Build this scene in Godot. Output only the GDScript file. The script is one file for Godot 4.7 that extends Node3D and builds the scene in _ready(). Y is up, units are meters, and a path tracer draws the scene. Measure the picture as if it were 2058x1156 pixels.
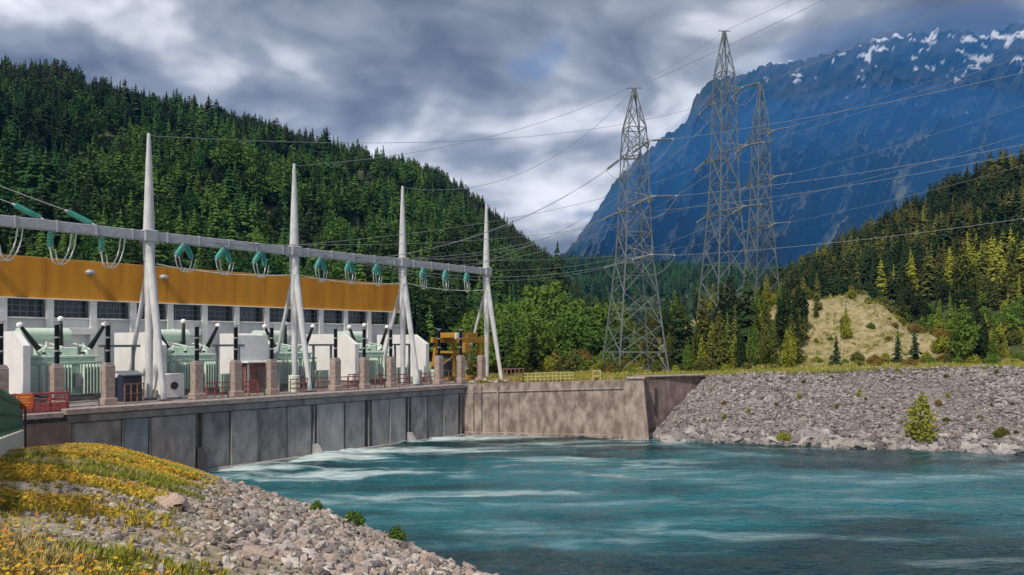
extends Node3D
# y = 0 is the water level, the camera stands on the near bank and looks along -z.

const TH := 0.8992            # heading of the quay: local x runs along it, local -z inland
var AX := Vector3(0.622, 0, -0.783)
var BX := Vector3(-0.783, 0, -0.622)
var OX := Vector3(-25.0, 0, -45.5)
var rng := RandomNumberGenerator.new()
var M := {}
var used := {}
var n_ground := FastNoiseLite.new()
var n_fine := FastNoiseLite.new()

# ------------------------------------------------------------------ mesh builder
class MB:
	var v := PackedVector3Array()
	var n := PackedVector3Array()
	var c := PackedColorArray()
	var col = null
	func put(p: Vector3, q: Vector3) -> void:
		v.append(p); n.append(q)
		if col != null: c.append(col)
	func tri(a: Vector3, b: Vector3, d: Vector3) -> void:
		var q := (b - a).cross(d - a).normalized()
		put(a, q); put(d, q); put(b, q)
	func quad(a: Vector3, b: Vector3, d: Vector3, e: Vector3) -> void:
		tri(a, b, d); tri(a, d, e)
	func box(at: Vector3, size: Vector3, bas := Basis(), bev := 0.0) -> void:
		var h := size * 0.5
		if bev <= 0.0:
			var p := []
			for i in 8:
				p.append(at + bas * Vector3(h.x if i & 1 else -h.x, h.y if i & 2 else -h.y, h.z if i & 4 else -h.z))
			quad(p[4], p[5], p[7], p[6]); quad(p[1], p[0], p[2], p[3]); quad(p[5], p[1], p[3], p[7])
			quad(p[0], p[4], p[6], p[2]); quad(p[6], p[7], p[3], p[2]); quad(p[0], p[1], p[5], p[4])
			return
		# chamfered: three points per corner
		var g := h - Vector3.ONE * bev
		var k := []
		for i in 8:
			var s := Vector3(1 if i & 1 else -1, 1 if i & 2 else -1, 1 if i & 4 else -1)
			k.append([at + bas * (s * Vector3(h.x, g.y, g.z)), at + bas * (s * Vector3(g.x, h.y, g.z)), at + bas * (s * Vector3(g.x, g.y, h.z))])
		quad(k[4][2], k[5][2], k[7][2], k[6][2]); quad(k[1][2], k[0][2], k[2][2], k[3][2])
		quad(k[5][0], k[1][0], k[3][0], k[7][0]); quad(k[0][0], k[4][0], k[6][0], k[2][0])
		quad(k[6][1], k[7][1], k[3][1], k[2][1]); quad(k[0][1], k[1][1], k[5][1], k[4][1])
		for e in [[0, 1, 1, 2], [2, 3, 1, 2], [4, 5, 1, 2], [6, 7, 1, 2], [0, 2, 0, 2], [1, 3, 0, 2], [4, 6, 0, 2], [5, 7, 0, 2], [0, 4, 0, 1], [1, 5, 0, 1], [2, 6, 0, 1], [3, 7, 0, 1]]:
			flip_quad(at, k[e[0]][e[2]], k[e[1]][e[2]], k[e[1]][e[3]], k[e[0]][e[3]])
		for i in 8:
			flip_tri(at, k[i][0], k[i][1], k[i][2])
	func flip_quad(o: Vector3, a: Vector3, b: Vector3, d: Vector3, e: Vector3) -> void:
		if (b - a).cross(d - a).dot((a + d) * 0.5 - o) < 0.0: quad(e, d, b, a)
		else: quad(a, b, d, e)
	func flip_tri(o: Vector3, a: Vector3, b: Vector3, d: Vector3) -> void:
		if (b - a).cross(d - a).dot(a - o) < 0.0: tri(d, b, a)
		else: tri(a, b, d)
	func tube(path: Array, radii: Array, sides := 8, caps := true) -> void:
		var rings := []
		var side := Vector3.RIGHT
		for i in path.size():
			var d: Vector3 = (path[mini(i + 1, path.size() - 1)] - path[maxi(i - 1, 0)]).normalized()
			if i == 0:
				side = d.cross(Vector3.UP if absf(d.y) < 0.95 else Vector3.RIGHT).normalized()
			side = (side - d * side.dot(d)).normalized()
			var up := d.cross(side).normalized()
			var r := []
			for k in sides:
				var a := TAU * k / sides
				var o := side * cos(a) + up * sin(a)
				r.append([path[i] + o * radii[mini(i, radii.size() - 1)], o])
			rings.append(r)
		for i in rings.size() - 1:
			for k in sides:
				var a = rings[i][k]; var b = rings[i][(k + 1) % sides]; var d = rings[i + 1][(k + 1) % sides]; var e = rings[i + 1][k]
				put(a[0], a[1]); put(d[0], d[1]); put(b[0], b[1]); put(a[0], a[1]); put(e[0], e[1]); put(d[0], d[1])
		if caps:
			for k in range(1, sides - 1):
				tri(rings[0][0][0], rings[0][k + 1][0], rings[0][k][0])
				var z: Array = rings[-1]
				tri(z[0][0], z[k][0], z[k + 1][0])
	func bar(a: Vector3, b: Vector3, w: float) -> void:
		var d := (b - a)
		var z := d.normalized()
		var x := z.cross(Vector3.UP if absf(z.y) < 0.95 else Vector3.RIGHT).normalized()
		box((a + b) * 0.5, Vector3(w, w, d.length()), Basis(x, z.cross(x), z))
	func lathe(prof: Array, sides: int, xf := Transform3D()) -> void:
		for i in prof.size() - 1:
			var p: Vector2 = prof[i]; var q: Vector2 = prof[i + 1]
			var s := Vector2(q.y - p.y, p.x - q.x).normalized()
			for k in sides:
				var a0 := TAU * k / sides; var a1 := TAU * (k + 1) / sides
				var d0 := Vector3(cos(a0), 0, -sin(a0)); var d1 := Vector3(cos(a1), 0, -sin(a1))
				var n0 := xf.basis * (d0 * s.x + Vector3.UP * s.y); var n1 := xf.basis * (d1 * s.x + Vector3.UP * s.y)
				var a := xf * (d0 * p.x + Vector3.UP * p.y); var b := xf * (d1 * p.x + Vector3.UP * p.y)
				var e := xf * (d1 * q.x + Vector3.UP * q.y); var f := xf * (d0 * q.x + Vector3.UP * q.y)
				put(a, n0); put(e, n1); put(b, n1); put(a, n0); put(f, n0); put(e, n1)
	func prism(poly: PackedVector2Array, z0: float, z1: float) -> void:
		var t := Geometry2D.triangulate_polygon(poly)
		for i in range(0, t.size(), 3):
			var a := poly[t[i]]; var b := poly[t[i + 1]]; var d := poly[t[i + 2]]
			if (b - a).cross(d - a) < 0.0:
				var w := b; b = d; d = w
			tri(Vector3(a.x, a.y, z1), Vector3(b.x, b.y, z1), Vector3(d.x, d.y, z1))
			tri(Vector3(a.x, a.y, z0), Vector3(d.x, d.y, z0), Vector3(b.x, b.y, z0))
		var o := Vector3.ZERO
		for p in poly: o += Vector3(p.x, p.y, (z0 + z1) * 0.5) / poly.size()
		for i in poly.size():
			var a := poly[i]; var b := poly[(i + 1) % poly.size()]
			flip_quad(o, Vector3(a.x, a.y, z0), Vector3(b.x, b.y, z0), Vector3(b.x, b.y, z1), Vector3(a.x, a.y, z1))
	func mesh(m: Material) -> ArrayMesh:
		var a := []
		a.resize(Mesh.ARRAY_MAX)
		a[Mesh.ARRAY_VERTEX] = v; a[Mesh.ARRAY_NORMAL] = n
		if col != null: a[Mesh.ARRAY_COLOR] = c
		var o := ArrayMesh.new()
		o.add_surface_from_arrays(Mesh.PRIMITIVE_TRIANGLES, a)
		o.surface_set_material(0, m)
		return o

# ------------------------------------------------------------------ objects
func numbered(called: String) -> String:
	if not used.has(called):
		used[called] = 0
		return called
	used[called] += 1
	return "%s_%03d" % [called, used[called]]

func tag(o: Node, label: String, category := "", group := "", kind := "") -> Node:
	if label: o.set_meta("label", label)
	if category: o.set_meta("category", category)
	if group: o.set_meta("group", group)
	if kind: o.set_meta("kind", kind)
	return o

func thing(called: String, label: String, category: String, at := Vector3.ZERO, turn := 0.0, group := "") -> Node3D:
	var o := Node3D.new()
	o.name = numbered(called)
	add_child(o)
	o.position = at
	o.rotation.y = turn
	tag(o, label, category, group)
	return o

func part(called: String, mb: MB, m: Material, parent: Node) -> MeshInstance3D:
	var o := MeshInstance3D.new()
	o.name = called if parent != self else numbered(called)
	o.mesh = mb.mesh(m)
	parent.add_child(o, true)
	return o

func piece(called: String, me: Mesh, parent: Node, xf: Transform3D, over: Material = null) -> MeshInstance3D:
	var o := MeshInstance3D.new()
	o.name = called
	o.mesh = me
	if over: o.material_override = over
	o.transform = xf
	parent.add_child(o, true)
	return o

func bx(called: String, at: Vector3, size: Vector3, m: Material, parent: Node, bev := 0.0, bas := Basis()) -> MeshInstance3D:
	var b := MB.new()
	b.box(at, size, bas, bev)
	return part(called, b, m, parent)

func many(called: String, me: Mesh, xfs: Array, cols: Array, parent: Node) -> MultiMeshInstance3D:
	var mm := MultiMesh.new()
	mm.transform_format = MultiMesh.TRANSFORM_3D
	mm.use_colors = cols.size() > 0
	mm.mesh = me
	mm.instance_count = xfs.size()
	var buf := PackedFloat32Array()
	var st := 16 if cols.size() else 12
	buf.resize(st * xfs.size())
	for i in xfs.size():
		var t: Transform3D = xfs[i]
		var k := i * st
		buf[k] = t.basis.x.x; buf[k + 1] = t.basis.y.x; buf[k + 2] = t.basis.z.x; buf[k + 3] = t.origin.x
		buf[k + 4] = t.basis.x.y; buf[k + 5] = t.basis.y.y; buf[k + 6] = t.basis.z.y; buf[k + 7] = t.origin.y
		buf[k + 8] = t.basis.x.z; buf[k + 9] = t.basis.y.z; buf[k + 10] = t.basis.z.z; buf[k + 11] = t.origin.z
		if st == 16:
			var q: Color = cols[i]
			buf[k + 12] = q.r; buf[k + 13] = q.g; buf[k + 14] = q.b; buf[k + 15] = 1.0
	mm.buffer = buf
	var o := MultiMeshInstance3D.new()
	o.multimesh = mm
	o.name = called if parent != self else numbered(called)
	parent.add_child(o, true)
	o.set_meta("kind", "stuff")
	return o

# ------------------------------------------------------------------ materials
func lin(r: float, g: float, b: float) -> Color:
	return Color(r, g, b).linear_to_srgb()

func plain(c: Color, rough := 0.8, spec := 0.5, metal := 0.0) -> StandardMaterial3D:
	var m := StandardMaterial3D.new()
	m.albedo_color = c
	m.roughness = rough
	m.metallic_specular = spec
	m.metallic = metal
	return m

func noise_tex(freq: float, cols: Array, offs: Array, seed_ := 1, oct := 5, size := 512, kind := FastNoiseLite.TYPE_SIMPLEX_SMOOTH) -> NoiseTexture2D:
	var f := FastNoiseLite.new()
	f.noise_type = kind
	f.seed = seed_
	f.frequency = freq
	f.fractal_octaves = oct
	f.fractal_gain = 0.55
	var g := Gradient.new()
	g.offsets = PackedFloat32Array(offs)
	g.colors = PackedColorArray(cols)
	var t := NoiseTexture2D.new()
	t.width = size; t.height = size
	t.seamless = true
	t.noise = f
	t.color_ramp = g
	return t

func noisy(a: Color, b: Color, c: Color, scale: float, rough: float, seed_ := 1, freq := 0.012, bump := 0.0, stretch := 1.0) -> StandardMaterial3D:
	var m := plain(Color.WHITE, rough, 0.4)
	m.albedo_texture = noise_tex(freq, [a, b, c], [0.25, 0.52, 0.8], seed_)
	m.uv1_triplanar = true
	m.uv1_world_triplanar = true
	m.uv1_scale = Vector3(scale, scale * stretch, scale)
	if bump > 0.0:
		m.heightmap_enabled = true
		m.heightmap_texture = noise_tex(0.03, [Color.BLACK, Color.WHITE], [0.2, 0.8], seed_ + 50)
		m.heightmap_scale = bump
	return m

func make_materials() -> void:
	M.concrete = noisy(lin(.19, .185, .19), lin(.285, .28, .29), lin(.37, .36, .365), 0.16, 0.85, 3, 0.014, 2.0, 0.35)
	M.concrete_b = noisy(lin(.25, .245, .255), lin(.335, .33, .34), lin(.42, .415, .42), 0.14, 0.85, 4, 0.014, 2.0, 0.3)
	M.concrete_c = noisy(lin(.14, .137, .142), lin(.225, .22, .227), lin(.30, .293, .30), 0.17, 0.85, 5, 0.014, 2.0, 0.35)
	M.blue_panel = noisy(lin(.14, .18, .22), lin(.18, .23, .28), lin(.23, .28, .32), 0.2, 0.8, 6, 0.014, 1.0, 0.3)
	M.brown_conc = noisy(lin(.15, .105, .1), lin(.23, .17, .16), lin(.29, .23, .21), 0.2, 0.9, 7, 0.014, 2.0, 0.4)
	M.old_wall = noisy(lin(.17, .13, .12), lin(.30, .245, .225), lin(.43, .37, .34), 0.11, 0.95, 9, 0.02, 6.0, 0.45)
	M.coping = noisy(lin(.24, .19, .18), lin(.33, .275, .265), lin(.42, .37, .355), 0.3, 0.9, 10)
	M.pedestal = noisy(lin(.27, .21, .19), lin(.36, .285, .26), lin(.44, .36, .33), 0.5, 0.9, 11)
	M.deck = noisy(lin(.17, .16, .155), lin(.24, .225, .22), lin(.3, .285, .28), 0.12, 0.95, 12)
	M.white = noisy(lin(.66, .68, .71), lin(.74, .75, .78), lin(.8, .81, .83), 0.18, 0.75, 13, 0.012, 0.0, 0.4)
	M.white_pier = noisy(lin(.72, .73, .74), lin(.8, .8, .81), lin(.84, .84, .84), 0.3, 0.7, 14)
	M.fascia = noisy(lin(.50, .205, .018), lin(.62, .265, .021), lin(.69, .31, .03), 0.10, 0.6, 15, 0.016, 0.0, 0.15)
	M.roof = plain(lin(.2, .2, .2), 0.9)
	M.mast = noisy(lin(.5, .52, .56), lin(.58, .6, .64), lin(.66, .67, .7), 0.5, 0.55, 16, 0.012, 0.0, 0.3)
	M.beam = noisy(lin(.34, .36, .42), lin(.41, .43, .49), lin(.48, .5, .55), 0.5, 0.55, 17)
	M.galv = noisy(lin(.12, .145, .165), lin(.17, .205, .23), lin(.24, .275, .30), 0.8, 0.5, 18)
	M.galv.metallic = 0.25
	M.galv_dull = noisy(lin(.12, .15, .17), lin(.17, .20, .225), lin(.23, .265, .29), 0.8, 0.6, 19)
	M.wire = plain(lin(.22, .245, .26), 0.5)
	M.jumper = plain(lin(.66, .7, .68), 0.45)
	M.teal = plain(lin(.09, .42, .37), 0.2)
	M.black_ins = plain(lin(.012, .014, .02), 0.3)
	M.ins_ring = plain(lin(.35, .36, .4), 0.4)
	M.white_cap = plain(lin(.85, .86, .86), 0.35)
	M.mint = noisy(lin(.54, .68, .60), lin(.62, .77, .68), lin(.68, .82, .74), 0.6, 0.5, 20)
	M.mint_dark = plain(lin(.34, .48, .41), 0.55)
	M.red = noisy(lin(.26, .055, .06), lin(.36, .085, .09), lin(.44, .14, .14), 0.8, 0.7, 21)
	M.rust = noisy(lin(.16, .08, .07), lin(.24, .12, .1), lin(.33, .2, .17), 0.8, 0.85, 22)
	M.yellow = noisy(lin(.30, .15, .02), lin(.42, .23, .03), lin(.50, .30, .06), 0.9, 0.6, 23)
	M.pale_yellow = noisy(lin(.34, .29, .11), lin(.44, .38, .16), lin(.52, .46, .23), 0.8, 0.65, 24)
	M.glass = plain(lin(.03, .045, .055), 0.08, 0.6)
	M.mullion = plain(lin(.22, .27, .29), 0.5)
	M.green_fence = plain(lin(.012, .07, .045), 0.45)
	M.kerb = noisy(lin(.38, .36, .33), lin(.5, .48, .45), lin(.6, .58, .55), 0.6, 0.9, 25, 0.02, 1.5)
	M.sign = plain(lin(.42, .075, .015), 0.5)
	M.sign_mark = plain(lin(.6, .3, .05), 0.5)
	M.dark_steel = plain(lin(.04, .04, .05), 0.5)
	M.navy = plain(lin(.025, .03, .06), 0.45)
	M.bark = noisy(lin(.05, .035, .025), lin(.09, .065, .045), lin(.14, .1, .07), 1.0, 0.95, 26)
	M.bark_grey = plain(lin(.28, .26, .25), 0.95)
	# foliage, one base tint each; copies in the far mass carry their own tint
	for k in [["pine0", .026, .048, .016], ["pine1", .042, .088, .020], ["pine2", .075, .145, .026], ["pine3", .034, .096, .026], ["pine4", .072, .078, .022], ["olive", .10, .115, .026], ["lime", .24, .26, .035], ["leaf", .10, .17, .028], ["dark", .024, .044, .018], ["ochre", .20, .14, .035], ["rusty", .16, .055, .02]]:
		var m := plain(lin(k[1], k[2], k[3]), 0.75, 0.25)
		m.backlight_enabled = true
		m.backlight = lin(k[1], k[2], k[3]) * 0.5
		M[k[0]] = m
	var t := plain(Color.WHITE, 0.75, 0.25)
	t.vertex_color_use_as_albedo = true
	M.tint = t
	M.tint_stone = plain(Color.WHITE, 0.9, 0.3)
	M.tint_stone.vertex_color_use_as_albedo = true
	M.tint_stone.albedo_texture = noise_tex(0.02, [Color(.72, .72, .72), Color(.93, .93, .93), Color(1, 1, 1)], [0.2, 0.5, 0.75], 31)
	M.tint_stone.uv1_triplanar = true
	M.tint_stone.uv1_world_triplanar = true
	M.tint_stone.uv1_scale = Vector3.ONE * 0.9
	var sc := [[.42, .375, .365], [.30, .265, .265], [.54, .495, .47], [.38, .30, .275], [.19, .17, .18]]
	for i in 5:
		M["stone%d" % i] = noisy(lin(sc[i][0] * .75, sc[i][1] * .75, sc[i][2] * .75), lin(sc[i][0], sc[i][1], sc[i][2]), lin(sc[i][0] * 1.2, sc[i][1] * 1.2, sc[i][2] * 1.18), 1.3, 0.92, 40 + i, 0.02, 1.0)
	var sl := [[.34, .315, .325], [.25, .235, .245], [.42, .39, .39], [.30, .27, .27], [.17, .16, .17]]
	for i in 5:
		M["slate%d" % i] = noisy(lin(sl[i][0] * .75, sl[i][1] * .75, sl[i][2] * .75), lin(sl[i][0], sl[i][1], sl[i][2]), lin(sl[i][0] * 1.2, sl[i][1] * 1.2, sl[i][2] * 1.18), 1.3, 0.92, 70 + i, 0.02, 1.0)
	M.forest_floor = noisy(lin(.03, .045, .016), lin(.05, .075, .022), lin(.09, .09, .04), 0.02, 0.95, 60)
	M.meadow = noisy(lin(.15, .15, .05), lin(.28, .25, .09), lin(.36, .33, .17), 0.05, 0.95, 61, 0.02, 4.0)
	M.scree = noisy(lin(.16, .17, .05), lin(.30, .25, .14), lin(.40, .33, .23), 0.06, 0.95, 62, 0.03, 5.0)
	M.gravel_dark = noisy(lin(.12, .1, .1), lin(.2, .175, .175), lin(.29, .25, .25), 0.35, 0.95, 63, 0.03, 6.0)
	M.bank_soil = noisy(lin(.20, .17, .09), lin(.33, .28, .20), lin(.46, .39, .34), 0.16, 0.95, 64, 0.02, 5.0)

# ------------------------------------------------------------------ places
func P(a: float, y: float, b: float) -> Vector3:
	return OX + AX * a + BX * b + Vector3.UP * y

func bank_h(x: float, d: float) -> float:
	var t := -0.608 * x + 0.794 * d
	var u := 16.2 - (0.794 * x + 0.608 * d) - 1.2 * smoothstep(34.0, 50.0, t)
	var p := 6.75 - 0.045 * t - 0.0006 * t * t if t > 0.0 else 6.75 - 0.02 * t
	p -= 0.5 * smoothstep(22.0, 45.0, t)
	var a := 0.41 * u
	var k := maxf(0.8 - absf(a - p), 0.0) / 0.8
	return maxf(minf(a, p) - k * k * 0.2, -2.5) + n_ground.get_noise_2d(x * 6.0, d * 6.0) * 0.12

func ut(u: float, t: float) -> Vector2:      # bank coordinates to (x, distance)
	var s := 16.2 - u
	return Vector2(0.794 * s - 0.608 * t, 0.608 * s + 0.794 * t)

const LAND := [[13.5, 67.2, 18.3, 73.5, 5.1], [22, 64.6, 25.0, 72.2, 5.3], [30, 61.9, 32.5, 70.5, 5.65], [38, 59.2, 41.5, 68.4, 6.0], [60, 51.0, 64.5, 60.5, 6.1], [110, 30, 115.5, 39.5, 6.1], [260, -40, 266, -30, 6.1]]

func land_y(x: float, d: float) -> float:    # level of the far shore
	var y := 5.0
	if x > 18.0: y = lerpf(5.1, 6.0, clampf((x - 18.0) / 23.0, 0, 1))
	if x < 12.0: y = lerpf(4.5, 5.0, clampf((x + 4.0) / 14.0, 0, 1))
	# spoil mound
	var q := Vector2((x - 49.0) / 13.0, (d - 108.0) / 22.0).length() + n_ground.get_noise_2d(x * 2.5, d * 2.5) * 0.25
	if q < 1.0: y += 6.4 * (1.0 - q) * (1.0 + n_fine.get_noise_2d(x * 1.5, d * 1.5) * 0.3)
	# knoll under the two rear towers
	q = Vector2((x - 35.0) / 20.0, (d - 120.0) / 26.0).length()
	if q < 1.0: y += 7.5 * pow(1.0 - q * q, 1.5)
	return y + n_ground.get_noise_2d(x * 2.0, d * 2.0) * 0.35 * clampf((d - 76.0) / 15.0, 0, 1)

func curve(pts: Array, u: float) -> Vector3:
	var f := u * (pts.size() - 1)
	var i := clampi(int(f), 0, pts.size() - 2)
	var g := f - i
	var p0 = pts[maxi(i - 1, 0)]; var p1 = pts[i]; var p2 = pts[i + 1]; var p3 = pts[mini(i + 2, pts.size() - 1)]
	return Vector3(p1[0], p1[1], p1[2]).cubic_interpolate(Vector3(p2[0], p2[1], p2[2]), Vector3(p0[0], p0[1], p0[2]), Vector3(p3[0], p3[1], p3[2]), g)

# a hill between a foot line and a ridge line, both [x, y, distance]; s = 0 foot, 1 ridge, on to 1.6 behind it
func hill_point(foot: Array, ridge: Array, u: float, s: float, rough: float, bulge: float) -> Vector3:
	var a := curve(foot, u); var b := curve(ridge, u)
	var p := a.lerp(b, s)
	var k := minf(s, 1.0)
	p.y = lerpf(a.y, b.y, pow(k, bulge)) - maxf(s - 1.0, 0.0) * (b.y - a.y) * 1.3
	p.y += n_ground.get_noise_2d(p.x * 0.35, p.z * 0.35) * rough * sin(minf(s, 1.0) * PI)
	return Vector3(p.x, p.y, -p.z)

func hill(called: String, foot: Array, ridge: Array, nu: int, ns: int, rough: float, bulge: float, m: Material, smax := 1.6) -> Node:
	var b := MB.new()
	var g := []
	for i in nu + 1:
		var row := []
		for j in ns + 1:
			row.append(hill_point(foot, ridge, float(i) / nu, smax * j / ns, rough, bulge))
		g.append(row)
	smooth_grid(b, g)
	return tag(part(called, b, m, self), "", "", "", "structure")

func smooth_grid(b: MB, g: Array, cols = null) -> void:
	var ni := g.size(); var nj: int = g[0].size()
	var nn := []
	for i in ni:
		var row := []
		for j in nj:
			var dx: Vector3 = g[mini(i + 1, ni - 1)][j] - g[maxi(i - 1, 0)][j]
			var dz: Vector3 = g[i][mini(j + 1, nj - 1)] - g[i][maxi(j - 1, 0)]
			var q := dx.cross(dz).normalized()
			row.append(q if q.y > 0.0 else -q)
		nn.append(row)
	for i in ni - 1:
		for j in nj - 1:
			var q: Vector3 = (g[i + 1][j] - g[i][j]).cross(g[i + 1][j + 1] - g[i][j])
			var flip: bool = q.dot(nn[i][j] + nn[i + 1][j + 1]) > 0.0
			for k in ([[0, 0], [1, 1], [1, 0], [0, 0], [0, 1], [1, 1]] if flip else [[0, 0], [1, 0], [1, 1], [0, 0], [1, 1], [0, 1]]):
				b.v.append(g[i + k[0]][j + k[1]]); b.n.append(nn[i + k[0]][j + k[1]])
				if cols != null: b.c.append(cols[i + k[0]][j + k[1]])

# ------------------------------------------------------------------ plants and stones
var conifers := []
var needle_meshes := []
var leaf_meshes := {}
var trunk_mesh: Mesh
var stones := []

func conifer_crown(r: float, tiers: int, low: float, m: Material) -> ArrayMesh:
	var b := MB.new()   # height 1
	for i in tiers:
		var f := float(i) / (tiers - 1)
		var y := lerpf(low, 0.96, pow(f, 0.9))
		var rad := r * pow(1.0 - f, 0.75) * rng.randf_range(0.75, 1.15) + 0.012
		var nb := 8 if f < 0.7 else 6
		var lop := rng.randf_range(0.6, 1.0)
		var off := rng.randf() * TAU
		for k in nb:
			var a := off + TAU * k / nb + rng.randf_range(-0.3, 0.3)
			var l := rad * rng.randf_range(0.45, 1.2) * (lop if k % 2 else 1.0)
			if rng.randf() < 0.10: continue
			var d := Vector3(cos(a), 0, sin(a)); var w := Vector3(-sin(a), 0, cos(a))
			var dr := l * rng.randf_range(0.25, 0.6) - 0.01
			var root := Vector3(0, y + 0.035, 0)
			var tip := d * l + Vector3(0, y - dr, 0)
			var mid := d * l * 0.55 + Vector3(0, y - dr * 0.2, 0)
			var s := l * 0.38
			b.tri(root, mid + w * s - Vector3(0, s * 0.5, 0), tip)
			b.tri(root, tip, mid - w * s - Vector3(0, s * 0.5, 0))
			var m2 := d * l * 0.8 + Vector3(0, y - dr * 0.55, 0)
			b.tri(mid, m2 + w * s * 0.9 - Vector3(0, s * 0.8, 0), tip - Vector3(0, 0.012, 0))
			b.tri(mid, tip - Vector3(0, 0.012, 0), m2 - w * s * 0.9 - Vector3(0, s * 0.8, 0))
	for k in 4:
		var a := TAU * k / 4
		b.tri(Vector3(cos(a) * 0.014, 0.92, sin(a) * 0.014), Vector3(0, 1.0, 0), Vector3(cos(a + 1.6) * 0.014, 0.92, sin(a + 1.6) * 0.014))
	return b.mesh(m)

# leaves spread through lumps: lumps are [x, y, z, rx, ry]; crown of height 1
func leaf_crown(lumps: Array, count: int, leaf: float, m: Material) -> ArrayMesh:
	var b := MB.new()
	var total := 0.0
	for l in lumps: total += l[3] * l[3] * l[4]
	for l in lumps:
		for i in int(count * l[3] * l[3] * l[4] / total) + 4:
			var d := Vector3(rng.randfn(), rng.randfn(), rng.randfn()).normalized() * pow(rng.randf_range(0.12, 1.0), 0.4) * rng.randf_range(0.85, 1.1)
			var p := Vector3(l[0] + d.x * l[3], l[1] + d.y * l[4], l[2] + d.z * l[3])
			var q := Quaternion(Vector3(rng.randfn(), rng.randfn(), rng.randfn()).normalized(), rng.randf() * TAU)
			var e := q * Vector3.RIGHT * leaf * rng.randf_range(0.6, 1.3); var f := q * Vector3.UP * leaf * rng.randf_range(0.4, 0.9)
			b.tri(p - e, p - f, p + e); b.tri(p - e, p + e, p + f)
	return b.mesh(m)

func stone_mesh(m: Material) -> ArrayMesh:
	var b := MB.new()
	var pts := PackedVector3Array()
	var nl := 7
	var rows := []
	var sq := Vector3(rng.randf_range(0.8, 1.2), rng.randf_range(0.5, 0.85), rng.randf_range(0.7, 1.0))
	for i in 4:
		var row := []
		var th := PI * (i + 0.7) / 4.6
		for k in nl:
			var a := TAU * (k + 0.5 * (i % 2)) / nl
			row.append(Vector3(sin(th) * cos(a), cos(th), sin(th) * sin(a)) * sq * rng.randf_range(0.78, 1.15) * 0.5)
		rows.append(row)
	var top := Vector3(rng.randf_range(-.1, .1), 0.5 * sq.y * rng.randf_range(0.7, 0.95), rng.randf_range(-.1, .1))
	var bot := Vector3(0, -0.45 * sq.y, 0)
	for k in nl:
		b.tri(top, rows[0][(k + 1) % nl], rows[0][k])
		b.tri(bot, rows[3][k], rows[3][(k + 1) % nl])
		for i in 3:
			b.flip_quad(Vector3.ZERO, rows[i][k], rows[i][(k + 1) % nl], rows[i + 1][(k + 1) % nl], rows[i + 1][k])
	return b.mesh(m)

func tree(called: String, label: String, category: String, crown: Mesh, m: Material, at: Vector3, h: float, wide: float, group := "", trunk_h := 0.5, trunk_r := 0.016) -> Node3D:
	var o := thing(called, label, category, at, rng.randf() * TAU, group)
	var xf := Transform3D(Basis().scaled(Vector3(h * trunk_r / 0.1, h * trunk_h, h * trunk_r / 0.1)), Vector3(0, -0.25, 0))
	piece("trunk", trunk_mesh, o, xf, M.bark)
	piece("crown", crown, o, Transform3D(Basis().scaled(Vector3(h * wide, h, h * wide)), Vector3.ZERO), m)
	return o

func spin_scale(s: Vector3, at: Vector3) -> Transform3D:
	return Transform3D(Basis(Quaternion(Vector3(rng.randfn(), rng.randfn() * 2.0, rng.randfn()).normalized(), rng.randf() * TAU)).scaled_local(s), at)

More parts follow.
